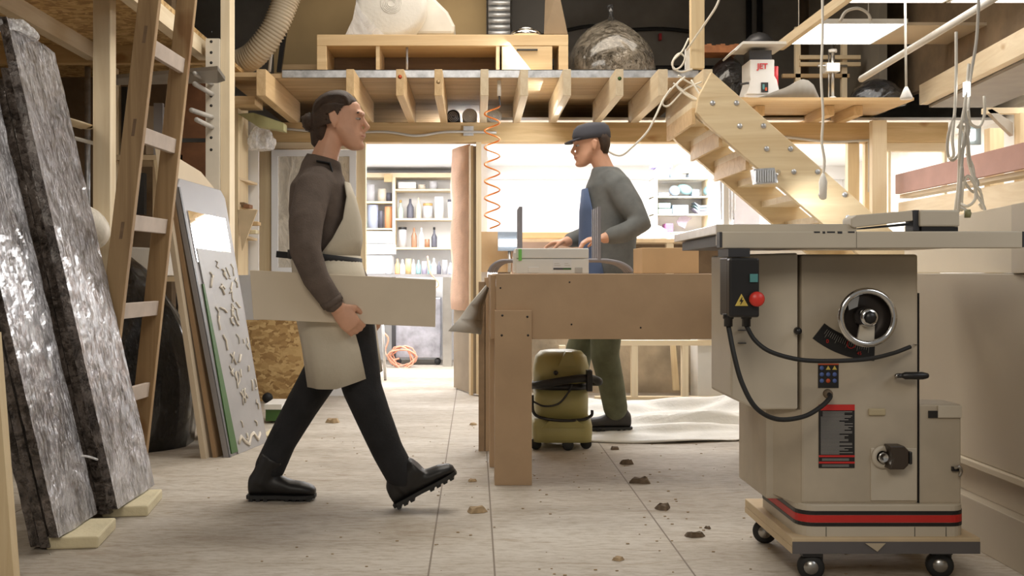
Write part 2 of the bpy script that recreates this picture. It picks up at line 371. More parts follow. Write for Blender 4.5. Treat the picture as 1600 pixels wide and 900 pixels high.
# ------------------------------------------------------------------ partition film windows right
def fr_window(n, x0, y0, x1, y1, Y, fw, m, fm, name=None):
    a = G(); a.pbox(x0, y0, x0+fw, y1, Y, Y+.05).pbox(x1-fw, y0, x1, y1, Y, Y+.05).pbox(x0+fw, y0, x1-fw, y0+fw, Y, Y+.05).pbox(x0+fw, y1-fw, x1-fw, y1, Y, Y+.05)
    o = st('window_%d' % n, a, m)
    f = G().pbox(x0+fw*.6, y0+fw*.6, x1-fw*.6, y1-fw*.6, Y+.02, Y+.024); f.obj('film_pane', fm, o)
    return o
fr_window(1, 424, 234, 556, 428, Yp-.03, 10, whiteW, filmD)
tag(G().pbox(430, 236, 556, 430, Yp+.25, Yp+.28).obj('chipboard_sheet', OSB), 'chipboard sheet behind the plastic-covered window beside the doorway', 'board')
fr_window(2, 1388, 222, 1480, 335, Yp+.05, 4, paleZ, filmM)
# posts of the right partition
for a, b, y1, mm, lb in ((1131, 1139, 400, whiteW, 'white post behind the lower stair stringer'), (1325, 1343, 420, pineZ, 'pine stud behind the staircase, below the right-hand deck'),
                         (1352, 1361, 420, pineZ, 'narrow pine stud just left of the big pale post'), (1363, 1386, 420, paleZ, 'thick pale post nearest the hanging cable bundle')):
    Y = Yp+.02 if a != 1363 else Yp-.15
    p = S(a, 210, Y); q = S(b, 210, Y)
    tag(G().box(p.x, q.x, Y, Y+.06, 0, 1.858 if a != 1363 else 2.0).obj('partition_post', mm, bevel=.003), lb, 'post')
# ------------------------------------------------------------------ right side deck, planks
def skewbox(Y0, X0, Y1, X1, w_, z0, z1):
    g = G(); vs = [(X0, Y0, z0), (X0+w_, Y0, z0), (X1+w_, Y1, z0), (X1, Y1, z0)]
    return g.prism(vs, (0, 0, z1-z0))
tag(skewbox(3.6, 2.80, 7.35, 3.19, .06, 2.11, 2.25).obj('edge_beam', paleY), 'pale beam running overhead at the upper right towards the far wall', 'beam')
tag(skewbox(3.6, 2.87, 7.35, 3.26, .45, 2.09, 2.11).obj('overhead_board', plain('grey_panel', (.33, .30, .27), .8)), 'grey panel on the underside of the raised right side storage', 'panel')
tag(skewbox(3.6, 3.40, 7.4, 3.75, .025, 2.03, 2.06).obj('conduit', cordG), 'pale conduit running along the right side under the overhead panel', 'conduit')
tag(skewbox(4.6, 2.93, 7.38, 3.03, .03, 1.47, 1.61).obj('pink_plank', pinkP), 'long pinkish primed plank laid on edge along the right side rack', 'plank')
tag(skewbox(4.6, 2.97, 7.38, 3.06, .10, 1.44, 1.468).obj('rack_rail', paleY), 'thin pale rail directly under the pinkish plank', 'rail')
tag(skewbox(4.2, 2.95, 7.38, 3.05, .04, 1.27, 1.41).obj('pine_plank', paleY), 'wide pale plank lowest along the right side rack', 'plank')
for (a, b, y0, Y, lb) in ((1534, 1556, 200, 6.3, 'pine rack post at the right, behind the hanging cable loops'), (1581, 1599, 176, 5.9, 'pine rack post at the far right edge, carrying a diagonal brace')):
    p = S(a, y0, Y); q = S(b, y0, Y)
    o = tag(G().box(p.x+.05, q.x+.05, Y, Y+.07, 0, p.z).obj('rack_post', pineZ), lb, 'post')
g = G().prism([S(1543, 172, 5.95), S(1550, 170, 5.95), S(1583, 192, 5.95), S(1583, 212, 5.95), S(1560, 190, 5.95)], (0, .04, 0))
tag(g.obj('corner_brace', plain('grey_bracket', (.5, .45, .38), .7)), 'small diagonal bracket at the top of the far right rack post', 'bracket')
tag(G().pbox(1540, 168, 1600, 177, 5.95, 6.0).obj('cross_piece', paleX), 'short cross piece at the top of the far right rack post', 'beam')
g = thing('wall_lamp', 'small square wall lamp glowing behind the hanging cables', 'lamp', S(1519, 222, 7.4))
G().pbox(1506, 196, 1533, 226, 7.40, 7.44).obj('housing', plain('lamp_grey', (.35, .42, .45), .4), g); G().pbox(1512, 202, 1524, 219, 7.385, 7.40).obj('lens', ledS, g)
# dark right wall above
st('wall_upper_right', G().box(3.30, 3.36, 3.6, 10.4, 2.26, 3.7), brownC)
# ------------------------------------------------------------------ loft content
Yc = 6.88
a = S(495, 54, Yc); b = S(888, 54, Yc); zt = a.z; zb = 2.203
con = thing('media_console', 'long low oak console with open bays and one drawer on the loft', 'console', ((a.x+b.x)/2, Yc+.2, zb))
t = .045
G().box(a.x, b.x, Yc, Yc+.42, zt-.075, zt).obj('top_panel', oakX, con, bevel=.003)
G().box(a.x, b.x, Yc, Yc+.42, zb, zb+.02).obj('bottom_panel', oakX, con)
for x0, x1 in ((a.x, a.x+.065), (b.x-.065, b.x)): G().box(x0, x1, Yc, Yc+.42, zb+.02, zt-.075).obj('side_panel', oakX, con, bevel=.003)
for px in (590, 778): x = (px-HX)/F*Yc; G().box(x-.012, x+.012, Yc+.01, Yc+.40, zb+.02, zt-.075).obj('divider', oakX, con)
G().box(a.x+.065, b.x-.3, Yc+.38, Yc+.39, zb+.02, zt-.075).obj('back_panel', darkW, con)
G().tube([S(636, 74, Yc+.05), S(636, 110, Yc+.05)], .008).obj('support_rod', galv, con, 'thin metal rod in the middle bay')
x0 = (784-HX)/F*Yc; x1 = (863-HX)/F*Yc
dr = G().box(x0, x1, Yc-.004, Yc+.3, zb+.022, zt-.08).obj('drawer', oakX, con, bevel=.003)
G().box(x0+.10, x1-.10, Yc-.016, Yc-.005, zt-.11, zt-.10).obj('handle', blackP, dr, 'thin black pull')
# roll of foam
ctr = S(612, -8, 7.05); rr = .24
g = G(); prof = []
g.lathe([(.03, 0), (.20, 0), (.243, .01), (.243, .70), (.03, .71)], (ctr.x, 7.0, zt+.246), (0, 1, 0), 32)
roll = tag(g.obj('foam_roll', foamW), 'big white foam roll lying end-on on the oak console', 'roll')
g = G()
P0 = [S(612+43*math.cos(t), -8+55*math.sin(t), 6.98) for t in [math.radians(x) for x in (0,)]]
pts = []
for k in range(60):
    an = k*.55; r_ = .02+.0010*k
    pts.append(Vector((ctr.x+r_*math.cos(an), 6.998, zt+.246+r_*math.sin(an))))
g.tube(pts, .0016, 5); g.obj('spiral_end', plain('foam_shadow', (.66, .64, .60), .9), roll)  # thin spiral line tracing the wound foam layers
G().prism([S(640, -30, 7.15), S(672, -10, 7.15), S(700, 18, 7.15), S(711, 40, 7.15), S(709, 53, 7.15), S(600, 53, 7.15)], (0, .5, 0)).obj('loose_wrap', plain('grey_foam_sheet', (.55, .53, .49), .7), roll, bevel=.02)
G().prism([S(557, 0, 6.99), S(566, 20, 6.99), S(585, 40, 6.99), S(600, 53.5, 6.99), S(540, 53.5, 6.99), S(551, 30, 6.99)], (0, .012, 0)).obj('loose_flap', film('thin_clear', alpha=.25, bmp=.2), roll, 'thin see-through flap at the left of the roll')
tag(G().box(S(428, 0, 7.75).x, S(760, 0, 7.75).x, 7.75, 7.79, 2.203, 3.3).obj('tan_board', tanB), 'large tan board standing behind the oak console and foam roll', 'board')
tag(G().box(S(441, 0, 7.4).x, S(497, 0, 7.4).x, 7.35, 7.38, 2.203, 2.40).obj('plywood_offcut', deckX), 'low plywood offcut leaning between the white pole and console', 'board')
g = G(); x0 = S(763, 0, 7.6).x
for k in range(18): g.tube([(x0, 7.6, 2.5+k*.045), (x0+.16, 7.6, 2.5+k*.045)], .022, 8)
g.box(x0, x0+.16, 7.61, 7.63, 2.203, 3.3)
tag(g.obj('corrugated_sheet', galv), 'upright strip of corrugated metal sheet at the end of the tan board', 'metal sheet')
# white pole + black frame, duct
tag(G().tube([S(432, -10, 6.9), S(421, 112, 6.9)], .011).obj('white_pole', white), 'thin white pole leaning in front of the ribbed duct', 'pole')
g = G().prism([S(446, -5, 7.2), S(455, -5, 7.2), S(439, 112, 7.2), S(432, 112, 7.2)], (0, .03, 0))
tag(g.obj('black_batten', blackP), 'black slat leaning beside the thin white pole on the loft', 'slat')
dpts = curve_pts([S(462, -40, 6.6), S(447, 0, 6.6), S(428, 45, 6.6), S(398, 85, 6.65), S(368, 101, 6.75), S(340, 112, 7.0)], 30)
g = G(); rs = [.078+.010*(k % 3 == 0) for k in range(len(dpts))]; g.tube(dpts, rs, 24)
tag(g.obj('ribbed_duct', ribM), 'cream ribbed flexible duct curving down at the upper left', 'duct')
tag(G().pbox(348, 113, 405, 120, 6.45, 7.6).obj('side_deck', pineX), 'short wooden deck under the ribbed duct', 'deck')
# right of console: bag, dark shelf with glass lamp, grey panel
tag(G().pbox(800, -10, 866, 52, 7.9, 7.95).obj('dark_board', plain('charcoal_panel', (.05, .045, .04), .7)), 'dark panel behind the round glass lamp on the loft', 'panel')
g = thing('glass_lamp', 'round mirrored glass lamp base on the right end of the console', 'lamp', S(822, 51, 7.1))
c = S(822, 54, 7.05); c.z = zt+.002
G().lathe([(.05, 0), (.10, .01), (.11, .03), (.10, .05), (.05, .06)], c, n=24).obj('bowl', chrome, g); G().lathe([(.045, .06), (.05, .075), (.03, .08)], c, n=20).obj('cap', steel, g)
tag(G().prism([S(868, -5, 7.0), S(875, -5, 7.0), S(887, 53, 7.0), S(850, 53, 7.0), S(852, -5, 7.2)], (0, .01, 0)).obj('wooden_offcut', plain('dark_tan', (.22, .16, .10), .8)), 'dark triangular board leaning at the right end of the console', 'board')
g = G(); sv = []
def blob(cx, cy, cz, rx, ry, h, n=26, m=14, amp=.07, seed=1, top=.12):
    g = G(); rnd = random.Random(seed); rings = []
    ph = [rnd.uniform(0, 6.28) for _ in range(8)]
    for k in range(m+1):
        t_ = k/m; prof_ = (math.sin(min(1, t_*1.15)*math.pi/2)*0+ (1-t_**2.3)**.62)*(.93+.10*math.sin(t_*3.1)) if t_ < .98 else top*.6
        ring = []
        for i in range(n):
            an = 2*math.pi*i/n
            f = 1+amp*(math.sin(3*an+ph[0]+t_*3)+.7*math.sin(5*an+ph[1]-t_*4)+.5*math.sin(9*an+ph[2]+t_*7))*(.5+t_*.6)
            ring.append(Vector((cx+rx*prof_*f*math.cos(an), cy+ry*prof_*f*math.sin(an), cz+h*t_)))
        rings.append(ring)
    return g.loft(rings, True)
bx = S(956, 0, 7.3).x
bg = tag(blob(bx, 7.36, 2.204, .325, .26, .52, amp=.06, seed=4).obj('sack_of_shavings', bagM), 'big knotted plastic sack of wood shavings on the loft', 'sack')
G().tube([(bx, 7.35, 2.70), (bx, 7.34, 2.76), (bx-.01, 7.34, 2.82)], [.03, .015, .025], 10).obj('knot', blackBag, bg, 'dark tied neck')
# post through the loft
a = S(1080, 0, 6.6); b = S(1101, 0, 6.6)
tag(G().box(a.x, b.x, 6.6, 6.66, 2.223, 3.7).obj('loft_post', pineZ, bevel=.003), 'pale square post rising from the right end of the loft deck', 'post')
ps = thing('power_strip', 'upright white power strip with coiled lead beside the loft post', 'power strip', S(1074, 110, 6.7))
G().pbox(1071, 76, 1080, 110, 6.64, 6.67).obj('body', white, ps, bevel=.004)
G().tube(curve_pts([S(1076, 60, 6.62), S(1066, 80, 6.6), S(1052, 95, 6.6), S(1053, 108, 6.6), S(1064, 104, 6.6), S(1070, 90, 6.6), S(1060, 84, 6.62), S(1050, 100, 6.62), S(1062, 112, 6.6), S(1082, 108, 6.6)], 8), .006).obj('lead', cordW, ps)
G().tube(curve_pts([S(1127, -10, 6.3), S(1118, 12, 6.3), S(1098, 42, 6.4), S(1073, 78, 6.6)], 8), .007).obj('supply_cord', cordW, ps)
# cables under joists
cb = thing('white_cable_tangle', 'white cables tangled under the joists beside the stair top', 'cable', S(1075, 150, 6.3))
for k, P in enumerate([[(1060, 118), (1075, 128), (1095, 138), (1105, 150), (1085, 155), (1058, 135), (1070, 120)],
          [(1052, 130), (1072, 145), (1096, 160), (1118, 182), (1100, 192), (1082, 178)],
          [(1066, 122), (1040, 150), (1025, 180), (1012, 205), (990, 228), (970, 243), (950, 236), (942, 224)],
          [(1080, 125), (1095, 150), (1108, 165), (1128, 170), (1140, 180)],
          [(1048, 138), (1035, 160), (1045, 165), (1070, 140), (1096, 128)]]):
    G().tube(curve_pts([S(x, y, 6.3+.05*math.sin(k+i)) for i, (x, y) in enumerate(P)], 6), .006 if k != 2 else .007, 6).obj('cord', cordW, cb)
# sockets/clips on main beam
tag(G().pbox(724, 197, 740, 212, Yp-.012, Yp-.002).obj('metal_plate', galv), 'small square metal plate on the main beam above the open door', 'plate')
tag(G().tube(curve_pts([S(430, 200, Yp-.02), S(520, 207, Yp-.02), S(600, 206, Yp-.02), S(650, 212, Yp-.02), S(700, 206, Yp-.02), S(776, 207, Yp-.02)], 8), .010, 6).obj('beam_cable', cordG), 'grey cable sagging along the front of the main beam', 'cable')
tag(G().tube(curve_pts([S(1225, 214, Yp-.02), S(1260, 218, Yp-.02), S(1300, 222, Yp-.02), S(1350, 220, Yp-.02), S(1358, 226, Yp-.02), S(1358, 300, Yp-.02)], 8), .010, 6).obj('beam_cable', cordG), 'grey cable under the main beam right of the staircase', 'cable')
# rolls on the beam
for px, r_, mm, lb in ((708, 11, darkM, 'dark rolled sheet on the beam between two joists'), (734, 12, offw, 'white rolled paper on the beam, left of the hose joist'), (772, 12, plastW, 'white coiled roll on the beam behind the orange hose')):
    c = S(px, 180, 7.53); c.z = 2.002+r_/F*7.53
    g = G().lathe([(.012, 0), (r_/F*7.53*.8, 0), (r_/F*7.53, .01), (r_/F*7.53, .5), (.01, .5)], c, (0, 1, 0), 20)
    o = tag(g.obj('paper_roll', mm), lb, 'roll')
    pts = [c+Vector(((.008+.0011*k)*math.cos(k*.6), -.002, (.008+.0011*k)*math.sin(k*.6))) for k in range(32)]
    G().tube(pts, .002, 5).obj('spiral_end', cordG if mm is not darkM else steel, o)
# upper back details
for z, lb in ((2.98, 'upper horizontal pipe on the grey wall above the loft'), (3.12, 'sagging black cable on the grey wall above the loft')):
    if z < 3: tag(G().tube([(.6, 10.36, z), (2.9, 10.36, z)], .02).obj('wall_pipe', darkM), lb, 'pipe')
    else: tag(G().tube(curve_pts([(.9, 10.36, 3.35), (1.2, 10.36, 3.40), (1.5, 10.36, 3.36), (1.9, 10.36, 3.37), (2.3, 10.36, 3.33)], 6), .02).obj('wall_cable', blackR), lb, 'cable')
tag(G().pbox(1030, 52, 1034, 62, 10.3, 10.36).obj('red_hook', redX), 'small red hook on the grey wall behind the loft', 'hook')
for px, lb in ((1170, 'dark upright pipe on the upper back wall, left of its twin'), (1187, 'dark upright pipe on the upper back wall, right of its twin')):
    c = S(px, 0, 10.3); tag(G().tube([(c.x, 10.3, 2.1), (c.x, 10.3, 3.7)], .03).obj('upright_pipe', darkM), lb, 'pipe')
# ---- things on right deck
def onR(px, Y): return Vector(((px-HX)/F*Y, Y, 2.096))
def Zr(py, Y): return EYE+(HY-py)/F*Y
bs = tag(blob(onR(1138, 7.62).x, 7.62, 2.097, .19, .17, .42, amp=.06, seed=9).obj('black_sack', blackBag), 'black sack left of the white machine on the upper deck', 'sack')
ws = thing('wood_slices', 'reddish brown bark-edged slab lying on the black sack', 'wood slab', (onR(1120, 7.3).x, 7.3, 2.5))
g = G()
for k in range(9): g.box(onR(1086+k*7, 7.6).x, onR(1093+k*7, 7.6).x, 7.5, 7.7, 2.519, 2.57+.006*(k % 3))
g.obj('slab', plain('red_bark', (.30, .12, .05), .8, var=.3, scale=15), ws)
mc = thing('white_machine', 'white bench machine with red lettering and a table on top', 'machine', onR(1192, 7.1))
Y = 7.05
g = G(); x = lambda px: (px-HX)/F*Y
g.prism([(x(1172), Y, Zr(93, Y)), (x(1210), Y, Zr(93, Y)), (x(1210), Y, Zr(118, Y)), (x(1214), Y, Zr(125, Y)), (x(1219), Y, Zr(147, Y)), (x(1166), Y, Zr(147, Y)), (x(1173), Y, Zr(125, Y)), (x(1172), Y, Zr(118, Y))], (0, .22, 0))
g.box(x(1164), x(1221), Y+.01, Y+.25, 2.096, Zr(147, Y)+.001); g.obj('body', white, mc, bevel=.004)
G().box(x(1174), x(1209), Y+.05, Y+.2, Zr(93, Y), Zr(76, Y)).obj('neck', darkM, mc)
g = G().box(x(1158), x(1228), Y-.05, Y+.3, Zr(71, Y), Zr(67, Y)); g.prism([(x(1158), Y-.05, Zr(67, Y)), (x(1158), Y-.05, Zr(71, Y)), (x(1147), Y-.05, Zr(82, Y)), (x(1145), Y-.05, Zr(80, Y))], (0, .35, 0)); g.obj('table_top', white, mc)
G().box(x(1189), x(1200), Y-.006, Y, Zr(144, Y), Zr(129, Y)).obj('switch_plate', blackP, mc); 
G().box(x(1191), x(1194), Y-.010, Y-.006, Zr(140, Y), Zr(132, Y)).obj('switch', teal, mc, 'small green switch'); G().box(x(1195), x(1198), Y-.010, Y-.006, Zr(142, Y), Zr(137, Y)).obj('switch', orangeL, mc, 'small orange switch')
G().tube([(x(1215), Y+.05, Zr(102, Y)), (x(1215), Y+.05, Zr(135, Y))], .02).obj('red_lever', redX, mc)
G().tube([(x(1157), Y, Zr(132, Y)), (x(1166), Y, Zr(130, Y)), (x(1170), Y, Zr(130, Y))], .008).obj('crank', darkM, mc)
def text(s, size, loc, m, parent, name='lettering', ext=.001, rot=(math.pi/2, 0, 0), align='CENTER', bold=0.0):
    c = bpy.data.curves.new(name, 'FONT'); c.body = s; c.size = size; c.extrude = ext; c.align_x = align; c.align_y = 'CENTER'; c.offset = bold
    c.materials.append(m); t0 = bpy.data.objects.new(name+'_curve', c); me = bpy.data.meshes.new_from_object(t0); bpy.data.objects.remove(t0); bpy.data.curves.remove(c)
    if not me.materials: me.materials.append(m)
    o = bpy.data.objects.new(name, me); sc.collection.objects.link(o); o.parent = parent
    o.location = Vector(loc)-ORG[parent.name]; o.rotation_euler = rot; ORG[o.name] = Vector(loc); return o
text('JET', .052, (x(1191), Y-.004, Zr(104, Y)), redX, mc, bold=.0015)
tag(G().lathe([(.11, 0), (.10, .04), (.06, .08), (.01, .10)], (onR(1190, 7.1).x, 7.17, 2.488), n=16).obj('wire_basket', darkM), 'dark domed wire basket behind the white machine', 'basket')
g = G(); rings = []
for k in range(12):
    t_ = k/11; x_ = 1186+t_*94; y_ = 157-(3+29*math.exp(-((x_-1258)/24)**2)+12*math.exp(-((x_-1220)/26)**2)) if t_ < .97 else 156
    rings.append([Vector((onR(x_, 6.97).x, 6.97, 2.096)), Vector((onR(x_, 6.97).x, 6.97+.0, max(2.1, Zr(y_, 6.97)))), Vector((onR(x_, 6.97).x, 7.02, max(2.1, Zr(y_, 6.97)+.005))), Vector((onR(x_, 6.97).x, 7.04, 2.096))])
g.loft(rings); tag(g.obj('grey_cloth', plain('grey_felt', (.27, .25, .22), .95)), 'hump of grey felt in front of the white machine', 'cloth')
ds = thing('drill_stand', 'steel drill stand with a cross arm on the upper deck', 'drill stand', onR(1301, 7.25)); Y = 7.25; x = lambda px: (px-HX)/F*Y
G().box(x(1283), x(1325), Y-.1, Y+.1, 2.096, 2.11).obj('base_plate', offw, ds); G().lathe([(.035, 0), (.03, .03), (.02, .04)], (x(1301), Y, 2.11)).obj('collar', offw, ds)
G().tube([(x(1301), Y, 2.11), (x(1301), Y, Zr(70, Y))], .014, 12).obj('column', steel, ds); G().tube([(x(1295), Y, 2.11), (x(1295), Y, Zr(80, Y))], .006).obj('rack', steel, ds)
G().box(x(1288), x(1309), Y-.05, Y+.04, Zr(114, Y), Zr(100, Y)).obj('carriage', offw, ds, bevel=.005); G().tube([(x(1276), Y-.02, Zr(104, Y)), (x(1322), Y-.02, Zr(104, Y))], .009).obj('cross_arm', steel, ds)
G().lathe([(.03, 0), (.03, .02)], (x(1301), Y, Zr(82, Y))).obj('top_collar', offw, ds)
ch = thing('wooden_trestle', 'wooden trestle frame standing behind the drill stand', 'trestle', onR(1300, 7.8)); Y = 7.8; x = lambda px: (px-HX)/F*Y
for y0, y1 in ((86, 92), (97, 103)): G().box(x(1250), x(1345), Y, Y+.03, Zr(y1, Y), Zr(y0, Y)).obj('rail', paleX, ch)
for px in (1245, 1318): G().box(x(px), x(px+8), Y+.03, Y+.07, 2.096, Zr(40, Y)).obj('upright', paleZ, ch)
G().box(x(1225), x(1330), Y+.03, Y+.06, Zr(120, Y), Zr(114, Y)).obj('lower_rail', deckX, ch)
tag(blob(onR(1375, 7.3).x, 7.35, 2.096, .19, .17, .20, amp=.12, seed=12).obj('black_bag', blackBag), 'shiny black crumpled bag at the right end of the upper deck', 'bag')
tag(G().tube([S(1345, 124, 6.9), S(1590, -25, 5.4)], .022, 6).obj('overhead_pipe', cordG), 'pale grey pipe running overhead past the light panels', 'pipe')
g = G().box(3.0, 3.06, 7.6, 9.2, 2.1, 3.4); tag(g.obj('grey_partition', plain('grey_boards', (.20, .18, .15), .85)), 'grey board partition closing the right end of the upper deck', 'partition')
# ------------------------------------------------------------------ LED panels
def led(X0, Y0, lb, hl=True):
    z = 2.5
    o = thing('light_panel', lb, 'light panel', (X0+.3, Y0+.3, z), 'hanging square light panels')
    G().box(X0, X0+.6, Y0, Y0+.6, z, z+.03).obj('frame', plastW, o)
    if hl: G().box(X0+.02, X0+.58, Y0+.02, Y0+.58, z-.003, z-.0005).obj('diffuser', ledM, o)
    for dx in (.06, .54): G().tube([(X0+dx, Y0+.5, z+.03), (X0+dx, Y0+.5, 3.7)], .004, 5).obj('hanging_wire', cordG, o)
    return o
led(2.17, 6.55, 'lit square light panel hanging nearest the white machine'); led(2.17, 5.45, 'lit light panel at the top frame edge above the pendant cord')
led(2.785, 5.45, 'lit light panel at the top frame edge above the loop hook').scale = (1, 1, 1)
g = G().box(2.77, 3.35, 6.6, 7.15, 2.5, 2.52); tag(g.obj('blank_ceiling_tile', mdfL), 'unlit blank tile hanging right of the lit square panel', 'tile')
tag(G().box(2.13, 2.17, 5.4, 7.2, 2.47, 2.53).obj('grid_rail', paleY), 'pale rail along the left side of the hanging light panels', 'rail')
tag(G().tube(curve_pts([S(1312, 34, 6.5), S(1322, 18, 6.5), S(1340, 13, 6.5), S(1355, 20, 6.5), S(1361, 32, 6.5)], 6), .01).obj('bent_conduit', cordG), 'arched conduit above the lit square panel', 'conduit')
# pendants
pc = thing('pendant_socket', 'white pendant lamp socket on a long wavy cord', 'pendant', S(1286, 312, 5.2))
G().tube(curve_pts([S(1285, -20, 5.2), S(1285, 60, 5.2), S(1283, 120, 5.2), S(1286, 180, 5.2), S(1284, 220, 5.2), S(1288, 250, 5.2), S(1286, 276, 5.2)], 8), .007, 8).obj('cord', cordW, pc)
G().lathe([(.008, 0), (.018, .008), (.021, .09), (.014, .115), (.006, .135)], S(1286, 312, 5.2), n=16).obj('socket', plastW, pc)
pd = thing('hanging_switch', 'small white bell-shaped pull hanging from a straight cord', 'pendant', S(1415, 155, 5.8))
G().tube([S(1414, -20, 5.8), S(1415, 70, 5.8), S(1416, 138, 5.8)], .007).obj('cord', cordW, pd)
G().lathe([(.032, 0), (.034, .01), (.02, .045), (.008, .07)], S(1416, 155, 5.8), n=16).obj('bell', plastW, pd)
cbn = thing('cable_bundle', 'bundle of white cables hanging in loops at the right', 'cable', S(1508, 330, 4.4))
for k, P in enumerate([[(1530, -20), (1526, 60), (1515, 130), (1512, 180), (1504, 240), (1500, 300), (1497, 332)],
        [(1494, 50), (1494, 110), (1492, 170), (1488, 215), (1490, 242), (1483, 248)],
        [(1514, 100), (1508, 160), (1500, 210), (1498, 280), (1492, 332)],
        [(1492, 180), (1482, 210), (1481, 240), (1490, 250), (1508, 225), (1514, 200), (1506, 190), (1496, 200)],
        [(1500, 190), (1510, 215), (1513, 250), (1522, 285), (1524, 310), (1512, 322), (1500, 318)],
        [(1502, 330), (1504, 295), (1512, 275), (1524, 290), (1532, 300), (1536, 325), (1530, 318)],
        [(1507, 170), (1512, 210), (1514, 240), (1518, 270), (1528, 285), (1521, 300), (1506, 282), (1503, 260)],
        [(1513, 172), (1516, 192), (1530, 198), (1538, 180), (1538, 150)],
        [(1510, 240), (1520, 262), (1525, 300), (1538, 325), (1539, 345)],
        [(1497, 322), (1512, 330), (1530, 346), (1545, 358)]]):
    G().tube(curve_pts([S(x_, y_, 4.4+.03*math.sin(k*1.7+i)) for i, (x_, y_) in enumerate(P)], 6), .0065, 6).obj('cord', cordW if k % 3 else cordG, cbn)
G().pbox(1508, 128, 1516, 150, 4.37, 4.39).obj('inline_switch', ledS, cbn, 'small glowing inline switch')
# ------------------------------------------------------------------ staircase
Ys = 6.0
stair = thing('staircase', 'pale laminated timber staircase with round bolts rising to the loft', 'staircase', (3.0, 6.4, 0))
def stringer(Y, dx=0, w_=.05):
    zf = HY+EYE*F/Y
    up = lambda x_: 112+(x_-1112)*.88; lo = lambda x_: 193+(x_-1103)*.855
    xa = 1112+(zf-112)/.88; xb = 1103+(zf-193)/.855
    P = [(1112, 112), (xa, zf), (xb, zf), (1103, 193), (1088, 175), (1092, 150)]
    g = G().prism([S(px, py, 6.0)+Vector((dx, Y-6.0, 0)) if Y == 6.0 else S(px, py, 6.0)+Vector((dx, Y-6.0, 0)) for px, py in [(min(p[0], 4000), p[1]) for p in P]], (0, w_, 0))
    for v in g.v: v.z = max(v.z, 0)
    return g
stringer(6.0).obj('stringer', stairM, stair, bevel=.004); 
g = stringer(6.85)
for v in g.v: v.z = min(v.z, 2.0)
g.obj('stringer', stairM, stair)
for k in range(11):
    p = S(1124+k*42.3, 161+k*35.8, 6.0)
    if p.z < .12: break
    G().box(p.x-.15, p.x+.10, 6.05, 6.85, p.z-.02, p.z+.02).obj('tread', paleX, stair)
    if k % 1 == 0: G().box(p.x-.15, p.x-.13, 6.05, 6.85, p.z-.135+.02, p.z-.02).obj('riser', pineX, stair) if k in (0, 1, 2) else None
    for dx in (-.04, .10): G().lathe([(.0, 0), (.016, .001), (.014, .006), (.0, .008)], (p.x+dx+.0, 6.0, p.z), (0, -1, 0), 12).obj('bolt', galv, stair)
fl = thing('floodlight', 'grey ribbed floodlight mounted below the stair stringer', 'floodlight', S(1195, 285, 5.85))
g = G().prism([S(1178, 264, 5.8), S(1210, 262, 5.8), S(1216, 285, 5.8), S(1182, 287, 5.8)], (0, .08, 0)); g.obj('housing', galv, fl)
g = G()
for k in range(9): g.box(S(1180+k*3.7, 0, 5.79).x, S(1181.5+k*3.7, 0, 5.79).x, 5.785, 5.80, S(0, 284, 5.79).z, S(0, 266, 5.79).z)
g.obj('cooling_fins', steel, fl); G().tube([S(1212, 275, 5.85), S(1216, 268, 6.0)], .012).obj('bracket', steel, fl)
sp = bpy.data.lights.new('floodlight_beam', 'SPOT'); sp.energy = 12; sp.spot_size = 1.6; sp.spot_blend = .8; sp.shadow_soft_size = .05
so = bpy.data.objects.new('floodlight_beam', sp); so.location = S(1222, 276, 5.72); so.rotation_euler = (Vector((.6, .35, -.5))).to_track_quat('-Z', 'Y').to_euler(); sc.collection.objects.link(so)
# ------------------------------------------------------------------ bench assembly of mdf
Yb = 4.39
bx0 = S(775, 0, Yb).x
bench = thing('mdf_bench', 'long unfinished mdf bench with deep front panel and board legs', 'bench', (bx0+.6, 4.8, 0))
G().pbox(775, 428, 1262, 530, Yb, Yb+.022).obj('front_panel', mdf, bench, bevel=.0015)
zt = S(0, 428, Yb).z
G().box(bx0+.0, 1.42, Yb+.022, 5.45, zt-.02, zt-.001).obj('top_panel', mdf, bench)
G().box(bx0-.022, bx0, Yb+.03, 5.45, zt-.28, zt-.004).obj('side_panel', mdf, bench, bevel=.001)
a = S(773, 485, Yb-.022); b_ = S(831, 757, Yb-.022)
lg = G().box(a.x, b_.x, Yb-.024, Yb-.001, 0, a.z).box(a.x, a.x+.022, Yb-.001, Yb+.12, 0, a.z).obj('leg', mdf, bench, bevel=.0015)
g = G()
for px, py in ((785, 493), (824, 495), (784, 524), (825, 524)): g.lathe([(0, 0), (.005, .0006), (0, .001)], S(px, py, Yb-.0245), (0, -1, 0), 10)
g.obj('screw_heads', blackP, lg)
g = G()
for px, py in ((782, 450), (1001, 512), (893, 507), (890, 441)): g.lathe([(0, 0), (.004, .0006), (0, .001)], S(px, py, Yb-.0005), (0, -1, 0), 10)
g.obj('screw_heads', blackP, bench)
for Y, px in ((4.77, 765), (5.2, 757)):
    x = S(px, 0, Y).x; G().box(x, x+.045, Y, Y+.022, 0, zt-.02 if Y > 4.8 else zt-.06).box(x, x+.02, Y+.022, Y+.14, 0, zt-.06).obj('leg', mdf, bench, bevel=.0015)
for Y, x in ((5.2, 1.35),): G().box(x, x+.045, Y, Y+.022, 0, zt-.021).obj('leg', mdf, bench)
